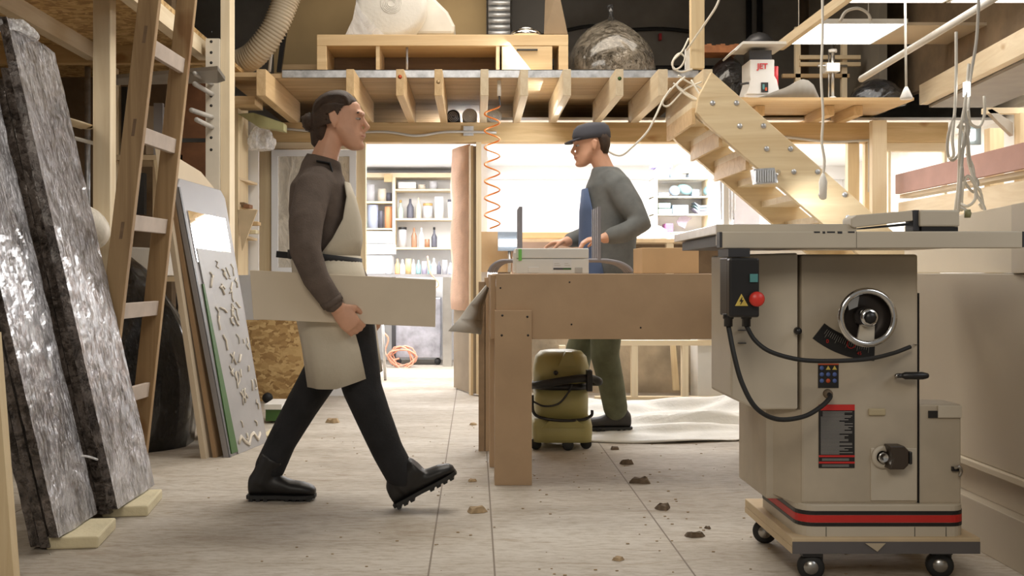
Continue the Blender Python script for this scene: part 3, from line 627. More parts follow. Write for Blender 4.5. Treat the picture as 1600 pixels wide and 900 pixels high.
# things on the bench
zb = zt
Yt = 4.47
tb = thing('tool_case', 'flat pale grey tool case with small label on the bench', 'tool case', (S(862, 0, Yt).x, Yt+.14, zb))
a = S(806, 388, Yt); b_ = S(920, 425, Yt)
G().box(a.x, b_.x, Yt, Yt+.3, zb+.001, zb+.066).obj('case_body', plastW, tb, bevel=.004)
G().box(a.x, b_.x, Yt, Yt+.3, zb+.068, a.z).obj('lid', plastW, tb, bevel=.004)
lb_ = G().box(S(864, 0, Yt).x, S(893, 0, Yt).x, Yt-.002, Yt, zb+.016, zb+.064).obj('paper_label', white, tb)
G().box(S(864.5, 0, Yt).x, S(880, 0, Yt).x, Yt-.003, Yt-.002, zb+.018, zb+.026).obj('dark_stripe', darkM, lb_); G().box(S(880, 0, Yt).x, S(892.5, 0, Yt).x, Yt-.003, Yt-.002, zb+.018, zb+.026).obj('green_stripe', greenE, lb_)
g = G()
for k, (x0, x1) in enumerate(((866, 876), (866, 874), (882, 891), (882, 888))): g.box(S(x0, 0, Yt).x, S(x1, 0, Yt).x, Yt-.003, Yt-.002, zb+.036+.009*(k % 2), zb+.038+.009*(k % 2))
g.obj('print_lines', cordG, lb_)
G().box(S(825, 0, Yt).x, S(842, 0, Yt).x, Yt-.003, Yt, zb+.004, zb+.03).obj('moulded_foot', plastW, tb, bevel=.002)
G().box(S(898, 0, Yt).x, S(910, 0, Yt).x, Yt-.003, Yt, zb+.004, zb+.028).obj('moulded_foot', plain('grey_moulding', (.5, .49, .46), .5), tb, bevel=.002)
G().box(S(810, 0, Yt).x, S(815, 0, Yt).x, Yt-.012, Yt, zb+.058, zb+.108).obj('latch', plain('lime_green', (.20, .62, .12), .4), tb, 'lime green latch')
G().box(a.x-.012, a.x+.004, Yt+.01, Yt+.03, zb+.01, zb+.09).obj('hinge', plastW, tb)
for k in range(4):
    Y = 4.86+k*.075; dx = -.004*k
    o = thing('tube_frame', ['grey steel tube frame on the bench, nearest of the nested four', 'grey steel tube frame on the bench, second from the front of the nested four', 'grey steel tube frame on the bench, third from the front of the nested four', 'grey steel tube frame on the bench, farthest of the nested four'][k], 'frame', S(876, 430, Y), 'nested grey tube frames')
    X0 = S(764, 0, 4.86).x+.012*k; X1 = S(988, 0, 4.86).x; Z1 = zb+.062
    pts = curve_pts([(X0, Y, zb+.007), (X0+.015, Y, zb+.035), (X0+.05, Y, zb+.058), (X0+.10, Y, Z1), (X0+.2, Y, Z1+.002)], 5)+[Vector((X1-.14, Y, Z1+.002))]+curve_pts([(X1-.12, Y, Z1+.001), (X1-.06, Y, zb+.052), (X1-.018, Y, zb+.03), (X1, Y, zb+.007)], 5)
    G().tube(pts, .009, 10).obj('hoop', greyF, o)
    for px in (813.5, 936): x = S(px, 0, 4.86).x; G().box(x-.008, x+.008, Y-.008, Y+.008, Z1, EYE+(HY-323)/F*4.86).obj('upright', greyF, o)
tag(G().box(S(1003, 0, 5.1).x, S(1092, 0, 5.1).x, 5.1, 5.38, zb+.001, EYE+(HY-387)/F*5.1).obj('cardboard_box', cardB, bevel=.003), 'plain cardboard box on the bench left of the table saw', 'box')
# grey-white sheet flap at bench left end
g = G(); R = [[S(760, 446, 4.95), S(764, 450, 5.05)], [S(735, 475, 4.9), S(756, 478, 5.05)], [S(718, 498, 4.85), S(755, 500, 5.05)], [S(701, 517, 4.8), S(752, 522, 4.95)]]
g.add([p for r in R for p in r], [(2*i, 2*i+1, 2*i+3, 2*i+2) for i in range(3)], True)
o = g.obj('plastic_sheet', plain('grey_sheet', (.50, .48, .44), .5)); o.modifiers.new('s', 'SOLIDIFY').thickness = .004
tag(o, 'grey plastic sheet corner hanging off the left end of the bench', 'sheet')
tag(G().box(S(748, 0, 5.05).x, S(759, 0, 5.05).x, 5.2, 5.24, 0, .86).obj('upright_board', mdfE), 'narrow mdf board standing upright behind the hanging sheet corner', 'board')
# ------------------------------------------------------------------ vacuum
Yv = 5.15
vc = thing('shop_vacuum', 'olive yellow wheeled shop vacuum behind the bench leg', 'vacuum', S(878, 703, 5.3))
cx = S(880, 0, 5.35).x; cy = 5.35
X = lambda px: (px-HX)/F*5.2
def Zv(py): return EYE+(HY-py)/F*5.2
def rrect(cx, cy, hx, hy, z, r, n=6):
    pts = []
    for sx, sy, a0 in ((1, 1, 0), (-1, 1, 90), (-1, -1, 180), (1, -1, 270)):
        for k in range(n+1):
            a = math.radians(a0+90*k/n); pts.append(Vector((cx+sx*(hx-r)+r*math.cos(a), cy+sy*(hy-r)+r*math.sin(a), z)))
    return pts
hw = (X(927)-X(833))/2; cxx = (X(927)+X(833))/2
g = G().loft([rrect(cxx, cy, hw*.98, .15, Zv(692), .05), rrect(cxx, cy, hw, .16, Zv(680), .06), rrect(cxx, cy, hw, .16, Zv(668), .06), rrect(cxx, cy, hw*.95, .15, Zv(655), .06)]); g.obj('base', olive, vc)
g = G().loft([rrect(cxx, cy, hw*.90, .14, Zv(655), .10), rrect(cxx, cy, hw*.92, .145, Zv(610), .11)]); g.obj('tank', olive, vc)
g = G().loft([rrect(cxx, cy, hw*.96, .15, Zv(610), .11), rrect(cxx, cy, hw*.96, .15, Zv(600), .11)]); g.obj('band', blackP, vc)
g = G().loft([rrect(cxx, cy, hw*.94, .148, Zv(600), .11), rrect(cxx, cy, hw*.93, .146, Zv(575), .11), rrect(cxx, cy, hw*.86, .13, Zv(560), .10), rrect(cxx, cy, hw*.70, .10, Zv(552), .08), rrect(cxx, cy, hw*.45, .06, Zv(550), .05)]); g.obj('motor_head', olive, vc)
G().prism([(X(872), cy-.155, Zv(572)), (X(884), cy-.155, Zv(550)), (X(894), cy-.155, Zv(550)), (X(900), cy-.155, Zv(572))], (0, .06, 0)).obj('handle_rib', olive, vc)
G().prism([(X(846), cy-.165, Zv(668)), (X(860), cy-.175, Zv(655)), (X(900), cy-.175, Zv(655)), (X(915), cy-.165, Zv(668))], (0, .03, 0)).obj('front_lip', olive, vc)
for px, Y in ((838, cy-.1), (888, cy-.13), (918, cy-.08), (860, cy+.12)):
    x = X(px); z0 = .03
    G().lathe([(0, -.012), (.024, -.012), (.030, -.006), (.030, .006), (.024, .012), (0, .012)], (x, Y, .03), (0, 1, .0), 16).tube([(x, Y, .05), (x, Y, Zv(690))], .012).obj('castor', blackR, vc)
G().tube(curve_pts([(X(833), cy-.1, Zv(604)), (X(845), cy-.17, Zv(600)), (X(880), cy-.20, Zv(593)), (X(905), cy-.19, Zv(590)), (X(925), cy-.14, Zv(592)), (X(938), cy-.10, Zv(598)), (X(930), cy-.0, Zv(602))], 8), .020, 12).obj('hose', blackR, vc)
G().tube(curve_pts([(X(833), cy-.13, Zv(628)), (X(850), cy-.165, Zv(634)), (X(872), cy-.17, Zv(630)), (X(888), cy-.165, Zv(612)), (X(893), cy-.165, Zv(600))], 8), .005, 8).obj('cable', blackP, vc)
G().tube(curve_pts([(X(832), cy-.13, Zv(618)), (X(834), cy-.14, Zv(645)), (X(850), cy-.17, Zv(653)), (X(880), cy-.175, Zv(656)), (X(910), cy-.16, Zv(655)), (X(924), cy-.14, Zv(650)), (X(926), cy-.13, Zv(642))], 8), .008, 8).obj('cable', blackP, vc)
G().box(X(916), X(924), cy-.20, cy-.13, Zv(610), Zv(578)).obj('hose_clip', blackP, vc)
for px in (868,): G().lathe([(0, 0), (.012, 0), (.012, .012), (0, .014)], (X(px), cy-.16, Zv(582)), (0, -1, 0), 12).obj('latch', blackP, vc)
# ------------------------------------------------------------------ table saw
Yf = 3.0
XS = lambda px, Y=Yf: (px-HX)/F*Y
ZS = lambda py, Y=Yf: EYE+(HY-py)/F*Y
pl = thing('rolling_platform', 'plywood platform on four rubber castors under the table saw', 'platform', (XS(1385), 3.2, 0))
px0, px1 = XS(1237), XS(1532); pz0, pz1 = ZS(865), ZS(840)
G().box(px0, px1, Yf, Yf+.52, pz0+.02, pz1).obj('plywood_top', ply, pl, bevel=.003)
G().box(px0+.002, px1-.002, Yf-.003, Yf, pz0, pz1-.012).obj('front_edge', plain('grey_edge_band', (.13, .12, .12), .6), pl)
G().box(px0, px0+.02, Yf, Yf+.52, pz0-.0, pz0+.02).obj('side_rail', ply, pl)
for x, Y in ((XS(1272), Yf+.03), (XS(1480), Yf+.05), (px0+.045, Yf+.44), (px1-.08, Yf+.40)):
    c = thing  # castors are parts
    o = G().lathe([(0, -.013), (.030, -.013), (.039, -.007), (.039, .007), (.030, .013), (0, .013)], (x, Y, .039), (.25, 1, 0), 24).obj('castor', blackR, pl)
    G().lathe([(0, -.016), (.020, -.016), (.022, -.010), (.022, .010), (.020, .016), (0, .016)], (x, Y, .039), (.25, 1, 0), 16).obj('hub', steel, o)
    G().box(x-.03, x+.03, Y-.02, Y+.04, pz0-.012, pz0+.0).tube([(x+.02, Y+.01, pz0), (x+.02, Y+.01, .05)], .02).obj('bracket', darkM, o)
tag(G().prism([S(1352, 849, Yf-.008), S(1384, 849, Yf-.008), S(1371, 862, Yf-.008)], (0, .003, 0)).obj('tape_scrap', plain('beige_tape', (.55, .46, .33), .6)), 'torn scrap of beige tape on the front edge of the rolling platform', 'tape')
saw = thing('table_saw', 'dusty cream cabinet table saw with chrome handwheel and striped base', 'table saw', (XS(1380), 3.25, pz1))
Yk = Yf+.012
def sk(z, o=0.0, r=.05): return rrect((XS(1250)+XS(1515))/2, Yk+.21, (XS(1515)-XS(1250))/2+o, .21+o, z, r)
zs0, zs1 = pz1, ZS(790)
G().loft([sk(zs0), sk(zs1-.004), sk(zs1, -.004)], smooth=False).obj('skirt', cream, saw)
za, zb_, zc, zd = ZS(822), ZS(818), ZS(805), ZS(800)
for z0, z1, m, nm in ((ZS(824), ZS(818.5), blackP, 'black_stripe'), (ZS(818), ZS(806.5), redL, 'red_stripe'), (ZS(806), ZS(800), blackP, 'black_stripe')):
    G().loft([sk(z0, .0012), sk(z1, .0012)], smooth=False).obj(nm, m, saw)
g = G()
for px in (1293, 1432, 1481): g.box(XS(px)-.0008, XS(px)+.0008, Yk-.001, Yk, zs0, ZS(825))
g.obj('skirt_seams', blackP, saw)
Yc_ = Yf+.03
ztab = ZS(389, 2.86)
def bd(z): return rrect((XS(1252, Yc_)+XS(1435, Yc_))/2, Yc_+.20, (XS(1435, Yc_)-XS(1252, Yc_))/2, .20, z, .012, 3)
# cabinet: the front left corner is chamfered
c0, c1 = XS(1197+12, Yc_), XS(1435, Yc_)
P = [(XS(1252, Yc_), Yc_), (c1, Yc_), (c1, Yc_+.40), (XS(1252, Yc_)-.0, Yc_+.40), (XS(1252, Yc_)-.0, Yc_+.2)]
g = G(); g.prism([(x_, y_, zs1-.002) for x_, y_ in P], (0, 0, ztab-.01-zs1)); g.obj('cabinet', creamD, saw, bevel=.008)
# low right compartment
cb_ = G().box(XS(1437, Yc_), XS(1503, Yc_), Yc_+.004, Yc_+.12, zs1-.002, ZS(632, Yc_)).obj('motor_box', creamD, saw, bevel=.005)
G().box(XS(1451, Yc_), XS(1465, Yc_), Yc_-.001, Yc_+.004, ZS(653, Yc_), ZS(642, Yc_)).obj('slot', blackP, cb_)
G().box(XS(1465, Yc_), XS(1502, Yc_), Yc_-.004, Yc_+.004, ZS(652.5, Yc_), ZS(634, Yc_)).obj('cover_plate', cream, cb_, bevel=.001)
G().box(XS(1487, Yc_), XS(1497, Yc_), Yc_-.006, Yc_+.004, ZS(736, Yc_), ZS(729, Yc_)).obj('clip', blackP, cb_)
G().tube(curve_pts([S(1492, 731, Yc_-.01), S(1499, 729, Yc_-.02), S(1502, 736, Yc_-.015), S(1499, 744, Yc_-.01)], 5), .005, 8).obj('hook', steel, cb_)
G().box(XS(1435.6, Yc_), XS(1436.8, Yc_), Yc_+.001, Yc_+.02, zs1, ZS(458, Yc_)).obj('seam_gap', blackP, saw)
# left motor cover
Ym = Yf+.10
g = G().prism([(XS(1142, Ym), Ym, ZS(398, Ym)), (XS(1247, Yf+.028), Yf+.028, ZS(395, Yf+.03)), (XS(1247, Yf+.028), Yf+.028, ZS(640, Yf+.03)), (XS(1182, Ym-.03), Ym-.03, ZS(640, Ym-.03)), (XS(1142, Ym), Ym, ZS(622, Ym))], (0.0, .26, 0))
mc_ = g.obj('motor_cover', cream, saw, bevel=.006)
for py in (515, 535): G().box(XS(1151, Ym), XS(1163, Ym), Ym-.022, Ym-.012, ZS(py+1.2, Ym), ZS(py, Ym)).obj('vent_slot', darkM, mc_)
G().lathe([(0, 0), (.012, 0), (.010, .012), (0, .014)], S(1246, 517, Yf+.015), (0, -1, 0), 12).obj('cover_knob', blackP, mc_)
G().box(XS(1197, Yf+.1), XS(1253, Yc_), Yf+.10, Yf+.42, zs1-.002, ztab-.01).obj('cabinet_side', creamD, saw, bevel=.004)
g = G().prism([S(1198, 640, Yf+.115), S(1253, 640, Yc_+.004), S(1253, 790, Yc_+.004), S(1198, 768, Yf+.115)], (0, .05, 0)); g.obj('chamfer_panel', creamD, saw)
# table
Yr = 2.86
TB = Matrix.Translation((XS(1125, Yr), Yr, 0)) @ Matrix.Rotation(math.radians(-2.6), 4, 'Z') @ Matrix.Translation((-XS(1125, Yr), -Yr, 0))
x0, x1 = XS(1125, Yr), XS(1590, Yr)-.005
zr0, zr1 = ZS(388, Yr), ZS(362, Yr)
zt_ = ZS(350.5, 2.92)
fr = G().box(x0+.006, x1, Yr, Yr+.045, zr0, zr1, TB).obj('front_rail', cream, saw, bevel=.003)
G().box(x0-.001, x0+.006, Yr, Yr+.045, zr0+.002, zr1-.001, TB).obj('end_cap', darkM, fr, 'dark end cap')
G().box(x1, x1+.005, Yr, Yr+.045, zr0+.002, zr1-.001, TB).obj('end_cap', darkM, fr, 'dark end cap')
G().box(x0+.375, x0+.3756, Yr-.001, Yr, zr0, zr1, TB).obj('rail_joint', blackP, fr)
g = G()
for q, (u0, u1) in enumerate(((1270, 1279), (1283, 1287), (1290, 1302), (1306, 1313), (1322, 1332))): g.box(XS(u0, Yr), XS(u1, Yr), Yr-.001, Yr+.03, zr1-.004-.002*(q % 2), zr1+.0004, TB)
g.obj('paint_chips', darkM, fr)
tt = G().box(x0, x0+.37, Yr+.06, Yr+.86, zt_-.028, zt_, TB).obj('table_top', castiron, saw, bevel=.002)
G().box(x0+.372, x1-.01, Yr+.06, Yr+.80, zr0+.01, zr1-.002, TB).obj('extension_table', cream, saw, bevel=.002)
G().box(x0+.02, x0+.36, Yr+.045, Yr+.80, zt_-.060, zt_-.03, TB).obj('table_ribs', darkM, tt)
G().box(x0, x0+.39, Yr+.046, Yr+.06, zr0+.01, zt_-.002, TB).obj('front_lip', cream, tt)
# fence / guard
Yg = Yr+.02
fn = thing('rip_fence', 'grey rip fence head with cranked arm lying on the saw table', 'fence', S(1440, 360, Yg))
g = G().prism([S(1330, 341, Yg), S(1338, 336, Yg), S(1426, 329, Yg), S(1427, 345, Yg), S(1335, 356, Yg), S(1330, 354, Yg)], (0, .07, 0)); g.obj('fence_arm', cream, fn, bevel=.003)
G().prism([S(1334, 357, Yg+.01), S(1420, 348, Yg+.01), S(1424, 352, Yg+.01), S(1350, 358, Yg+.01)], (0, .05, 0)).obj('arm_underside', blackP, fn)
G().pbox(1427, 328, 1437, 361, Yg+.005, Yg+.06).obj('clamp', darkM, fn, bevel=.002)
G().pbox(1437.5, 328, 1500, 354, Yg-.005, Yg+.08).obj('fence_head', cream, fn, bevel=.005)
G().pbox(1440, 354.5, 1497, 361.5, Yg, Yg+.07).obj('head_foot', blackP, fn)
G().lathe([(0, 0), (.012, 0), (.012, .015), (0, .018)], S(1507, 334, Yg+.03), (1, -.3, 0), 12).obj('end_knob', plain('olive_knob', (.25, .24, .12), .5), fn)
# control box
Yq = 2.80
XQ = lambda px: (px-HX)/F*Yq
sb = thing('switch_box', 'black control box with red stop button under the saw table', 'switch box', (XQ(1163), Yq+.06, ZS(497, Yq)))
G().box(XQ(1140), XQ(1187), Yq, Yq+.035, ZS(496, Yq), ZS(403, Yq)).obj('front_cover', blackP, sb, bevel=.006)
G().box(XQ(1140)+.002, XQ(1187)-.002, Yq+.036, Yq+.12, ZS(495, Yq), ZS(402, Yq)).obj('housing', plain('grey_black_housing', (.045, .042, .04), .4), sb, bevel=.004)
G().box(XQ(1141), XQ(1175), Yq+.02, Yq+.14, ZS(401, Yq), ZS(388.2, Yr)-.001).obj('mounting_bracket', darkM, sb)
G().box(XQ(1171), XQ(1183.5), Yq-.006, Yq-.0005, ZS(441, Yq), ZS(428, Yq)).obj('start_button', teal, sb, 'teal start button', bevel=.001)
G().lathe([(0, 0), (.013, 0), (.013, .012), (.0205, .014), (.0205, .024), (.016, .030), (0, .031)], S(1179.5, 467, Yq-.001), (0, -1, 0), 24).obj('stop_button', redB, sb, 'round red stop button')
tr = G().prism([S(1148.5, 478, Yq-.0015), S(1169, 478, Yq-.0015), S(1158.5, 459, Yq-.0015)], (0, .001, 0)).obj('warning_triangle', yellowL, sb, 'yellow warning triangle')
G().prism([S(1160, 463.5, Yq-.003), S(1155.5, 471, Yq-.003), S(1158.3, 471, Yq-.003), S(1156.8, 476.5, Yq-.003), S(1162, 469, Yq-.003), S(1159.2, 469, Yq-.003)], (0, .001, 0)).obj('lightning_bolt', blackP, tr)
for k, px in enumerate((1138, 1166)):
    G().lathe([(0, 0), (.012, 0), (.012, .02), (.015, .022), (.015, .035), (0, .036)], S(px, 510, Yq+.05), (0, 0, 1), 14).obj('cable_gland', blackP, sb)
C1 = curve_pts([S(1138, 509, Yq+.05), S(1147, 555, Yq+.03), S(1160, 600, Yq+.02), S(1182, 638, Yq+.02), S(1215, 655, Yq+.05), S(1255, 651, Yf-.10), S(1282, 636, Yf-.06), S(1297, 621, Yf-.01), S(1294, 615, Yf+.025)], 10)
C2 = curve_pts([S(1166, 509, Yq+.05), S(1180, 532, Yq+.02), S(1205, 550, Yq), S(1250, 562, Yq), S(1300, 564, Yq+.02), S(1355, 561, Yq+.08), S(1395, 552, Yq+.17), S(1422, 542, Yf+.0)], 10)
tag(G().tube(C1, .0068, 10).obj('power_cable', blackR), 'black cable hanging low from the control box to the saw front', 'cable')
o = tag(G().tube(C2, .0062, 10).obj('power_cable', blackR), 'black cable crossing under the handwheel towards the saw edge', 'cable')
G().tube([S(1422, 542, Yf+.0), S(1428, 538, Yf+.02), S(1433, 539, Yf+.028)], .0012, 5).obj('bare_wire', steel, o)
G().lathe([(.0, 0), (.014, 0), (.012, .012), (.007, .016)], S(1293, 615, Yf+.030), (0, -1, 0), 14).obj('cable_inlet', plain('dusty_gland', (.20, .15, .10), .8), saw)
# handwheel
hc = S(1355, 496, Yf-.07)
hwl = G()
R = 78/F*Yf/2*1.04
hwl.tube([hc+Vector((R*math.cos(a), 0, R*math.sin(a))) for a in [2*math.pi*k/36 for k in range(37)]], .0095, 12, cap=False)
hw = hwl.obj('handwheel', chrome, saw, 'chrome handwheel rim')
G().lathe([(R, .010), (R-.004, .034), (R-.018, .046), (.02, .05)], hc, (0, 1, 0), 36, False).obj('wheel_dish', plain('dark_dish', (.05, .04, .035), .35, .5), hw)
G().lathe([(.0, -.008), (.020, -.008), (.026, -.004), (.028, .008), (.030, .05), (.0, .09)], hc+Vector((0.006, 0, 0)), (0, 1, 0), 24).obj('wheel_hub', chrome, hw)
G().lathe([(0, -.015), (.014, -.015), (.019, -.008), (0, -.006)], hc+Vector((0.006, 0, 0)), (0, 1, 0), 8).obj('lock_knob', blackP, hw)
G().prism([hc+Vector((-.012, .02, -.022)), hc+Vector((.03, .02, -.01)), hc+Vector((.028, .02, -R+.008)), hc+Vector((-.022, .02, -R+.006))], (0, .008, 0)).obj('spoke', cream, hw)
g = G().prism([hc+Vector((-.045, .02, .02)), hc+Vector((-.02, .02, .03)), hc+Vector((-.015, .02, .06)), hc+Vector((-.05, .02, .05))], (0, .008, 0)); g.obj('spoke', steel, hw)
# angle scale plate
ac = (1360, 420)
def ap(r, a): return S(1372+r*math.cos(math.radians(a)), 398+r*math.sin(math.radians(a)), Yf+.028)
g = G(); ang = [92+k*3.6 for k in range(11)]
inner = [ap(136, a) for a in ang]; outer = [ap(166, a) for a in ang]
g.add([p for pr in zip(inner, outer) for p in pr], [(2*i, 2*i+1, 2*i+3, 2*i+2) for i in range(10)], False)
sp_ = g.obj('angle_scale', blackP, saw, 'black curved angle scale'); sp_.modifiers.new('s', 'SOLIDIFY').thickness = .002
g = G()
for k in range(22):
    a = 96+k*1.35; p, q = ap(141, a), ap(150 if k % 5 else 154, a); g.tube([p+Vector((0, -.003, 0)), q+Vector((0, -.003, 0))], .0006, 4)
g.obj('tick_marks', greyTxt, sp_)
p = ap(157, 120.5); text('0', .016, p+Vector((0, -.003, 0)), redL, sp_, ext=.0004); p = ap(157, 101); text('45', .014, p+Vector((0, -.003, 0)), redL, sp_, ext=.0004)
rg = [ap(146, 107)+Vector((.012*math.cos(t_), -.003, .012*math.sin(t_))) for t_ in [math.pi*2*k/16 for k in range(17)]]
G().tube(rg, .0016, 5).obj('ring_mark', redL, sp_)
# stickers
XS = lambda px, Y=Yc_: (px-HX)/F*Y
ZS = lambda py, Y=Yc_: EYE+(HY-py)/F*Y
Ysf = Yc_-.0012
s1 = G().box(XS(1278), XS(1310), Ysf-.001, Ysf+.001, ZS(606), ZS(568)).obj('safety_sticker', blackP, saw, 'black sticker with nine small pictograms')
G().box(XS(1278), XS(1310), Ysf-.002, Ysf-.001, ZS(570), ZS(568)).obj('orange_strip', orangeL, s1)
for r_ in range(3):
    for c_ in range(3):
        p = S(1284+c_*10, 575+r_*10, Ysf-.0015)
        if r_ == 0 and c_ > 0: G().prism([p+Vector((-.007, 0, -.005)), p+Vector((.007, 0, -.005)), p+Vector((0, 0, .007))], (0, -.0005, 0)).obj('pictogram', yellowL, s1)
        else: G().lathe([(0, 0), (.0065, 0), (.0065, .0006), (0, .0006)], p, (0, -1, 0), 14).obj('pictogram', orangeL if (r_ == 2 and c_ == 1) else blueL, s1)
s2 = G().box(XS(1279), XS(1335), Ysf-.001, Ysf+.001, ZS(731), ZS(632)).obj('instruction_sticker', blackP, saw, 'tall black instruction sticker with red bands')
for y0, y1 in ((632, 641), (711, 714), (721, 724)): G().box(XS(1279), XS(1335), Ysf-.0018, Ysf-.001, ZS(y1), ZS(y0)).obj('red_band', redL, s2)
g = G(); rnd = random.Random(3)
for k in range(33):
    y = 643+k*2.05
    if 709 < y < 716: continue
    x1_ = 1333-rnd.choice([1, 2, 4, 8, 14, 22]); g.box(XS(1282 if k > 3 else 1285), XS(x1_), Ysf-.0016, Ysf-.001, ZS(y+.75), ZS(y))
for y in (716.5, 718.5, 726, 728): g.box(XS(1284), XS(1326), Ysf-.0016, Ysf-.001, ZS(y+.7), ZS(y))
g.obj('print_lines', greyTxt, s2)
# levers and lock
lv = G().tube([S(1402, 587, Yc_-.03), S(1412, 587, Yc_-.035)], .007, 12).obj('crank_handle', darkM, saw)
G().tube([S(1411, 587, Yc_-.035), S(1414, 587, Yc_-.035), S(1441, 587, Yc_-.04), S(1447, 587, Yc_-.04)], [.008, .011, .0115, .009], 14, ends=True).obj('grip', blackP, lv)
G().tube([S(1401, 587, Yc_), S(1401, 587, Yc_-.035)], .006, 10).obj('pivot', steel, lv)
G().box(XS(1356), XS(1383), Ysf-.006, Yc_, ZS(649), ZS(638)).obj('filler_patch', plain('putty', (.48, .40, .25), .7), saw, bevel=.004)
pn = G().box(XS(1360), XS(1432), Yc_-.004, Yc_+.001, ZS(782), ZS(700)).obj('access_panel', cream, saw, bevel=.002)
G().lathe([(0, 0), (.034, 0), (.034, .006), (.020, .007), (.018, .0), (0, -.006)], S(1379, 714, Yc_-.004), (0, -1, 0), 28).obj('round_flange', cream, pn)
G().lathe([(0, 0.002), (.014, .002), (.017, .012), (.012, .013), (.004, .005)], S(1379, 714, Yc_-.008), (0, -1, 0), 20).obj('socket_ring', chrome, pn)
g = G().prism([S(1390, 697, Yc_-.05), S(1413, 697, Yc_-.05), S(1420, 704, Yc_-.05), S(1420, 727, Yc_-.05), S(1413, 734, Yc_-.05), S(1390, 734, Yc_-.05), S(1396, 716, Yc_-.05)], (0, .046, 0)); lk = g.obj('lock_block', plain('brown_black_plastic', (.05, .035, .025), .4), pn, bevel=.003)
G().pbox(1421, 706, 1426, 726, Yc_-.04, Yc_-.015).obj('lock_tab', blackP, lk, bevel=.003)
# ------------------------------------------------------------------ big mdf box on the right
mdfR = plain('white_faced_board', (.52, .45, .35), .55, var=.04, scale=2)  # darker of the two cream board tones
mdfT = plain('raw_cream_board', (.66, .58, .45), .6, var=.04, scale=2)  # lighter tone, for the ledge and the far upper section
cab = thing('large_cabinet', 'large cream cabinet carcass standing right of the table saw', 'cabinet', (2.2, 3.3, 0))
G().box(1.66, 2.6, 2.2, 4.75, .285, .905).obj('carcass', mdfR, cab, bevel=.003)
G().box(1.645, 2.6, 2.2, 4.75, .262, .284).obj('ledge', mdfT, cab, bevel=.003)
G().box(1.69, 2.6, 2.2, 4.75, .16, .261).obj('recess', mdfR, cab)
G().box(1.645, 2.6, 3.02, 4.75, 0, .159).obj('plinth', mdfR, cab, bevel=.002)
G().box(1.63, 1.70, 2.95, 3.018, 0, .14).obj('foot_block', mdfR, cab, bevel=.002)
up = thing('upper_box', 'cream board box stacked on top of the large cabinet', 'box', (2.1, 3.3, .906))
def rotbox(x0, y0, x1, y1, w_, z0, z1):
    d = Vector((x1-x0, y1-y0, 0)); n = Vector((d.y, -d.x, 0)).normalized()*w_; n = n if n.x > 0 else -n
    return G().prism([(x0, y0, z0), (x0+n.x, y0+n.y, z0), (x1+n.x, y1+n.y, z0), (x1, y1, z0)], (0, 0, z1-z0))
rotbox(1.62, 2.95, 1.655, 3.16, .6, .907, 1.118).obj('near_section', mdfR, up, bevel=.002)
rotbox(1.66, 3.165, 1.95, 4.65, .5, .907, 1.118).obj('far_section', mdfT, up, bevel=.002)
# ------------------------------------------------------------------ left: wrapped panels
def slab(Y0, Y1, xb, xt, zt0, zt1, th, z0=.0, Xt1=None):
    """leaning slab; right face from the near edge Y0 to the far edge Y1"""
    g = G(); n = 9; m = 5; ring = []
    for k in range(n+1):
        t_ = k/n; z_n = z0+(zt0-z0)*t_; z_f = z0+(zt1-z0)*t_; x_ = xb+(xt-xb)*t_; xf = xb+((Xt1 if Xt1 is not None else xt)-xb)*t_-.03*0
        ring.append([Vector((x_, Y0, z_n)), Vector((xf, Y1, z_f)), Vector((xf-th, Y1, z_f)), Vector((x_-th, Y0, z_n))])
    return g.loft(ring, True, False)
def cloudy(o, s=.010, sz=.09):
    sb_ = o.modifiers.new('sub', 'SUBSURF'); sb_.subdivision_type = 'SIMPLE'; sb_.levels = 4; sb_.render_levels = 4
    tx = bpy.data.textures.new('crumple', 'CLOUDS'); tx.noise_scale = sz; tx.noise_depth = 2
    d = o.modifiers.new('d', 'DISPLACE'); d.texture = tx; d.strength = s; d.texture_coords = 'GLOBAL'; return o
wp = []
def wrapped(nm, lb, *a, dark_only=False, **k):
    th = a[6]
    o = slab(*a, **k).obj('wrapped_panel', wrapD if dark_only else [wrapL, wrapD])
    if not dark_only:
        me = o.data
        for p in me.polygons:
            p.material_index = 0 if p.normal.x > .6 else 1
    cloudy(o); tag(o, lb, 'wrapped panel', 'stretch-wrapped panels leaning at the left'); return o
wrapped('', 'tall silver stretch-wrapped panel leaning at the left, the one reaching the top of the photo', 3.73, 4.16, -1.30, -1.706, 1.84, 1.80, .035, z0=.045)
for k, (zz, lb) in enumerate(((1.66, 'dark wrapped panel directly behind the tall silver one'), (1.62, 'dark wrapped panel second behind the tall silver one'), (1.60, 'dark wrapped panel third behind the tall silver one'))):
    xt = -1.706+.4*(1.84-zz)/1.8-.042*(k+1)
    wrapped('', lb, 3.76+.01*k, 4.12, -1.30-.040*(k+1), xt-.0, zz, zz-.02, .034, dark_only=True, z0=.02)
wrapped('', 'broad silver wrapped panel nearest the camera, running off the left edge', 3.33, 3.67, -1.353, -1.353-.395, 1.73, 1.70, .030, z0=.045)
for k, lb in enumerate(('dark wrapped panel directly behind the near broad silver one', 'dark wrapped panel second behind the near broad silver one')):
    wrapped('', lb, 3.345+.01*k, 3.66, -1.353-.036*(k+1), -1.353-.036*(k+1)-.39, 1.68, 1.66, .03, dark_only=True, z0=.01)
tag(cloudy(blob(-1.72, 3.86, 1.80, .05, .12, .06, amp=.15, seed=2).obj('wrap_tuft', clearB), .02, .03), 'crumpled tuft of clear wrap on top of the tall silver panel', 'plastic wrap')
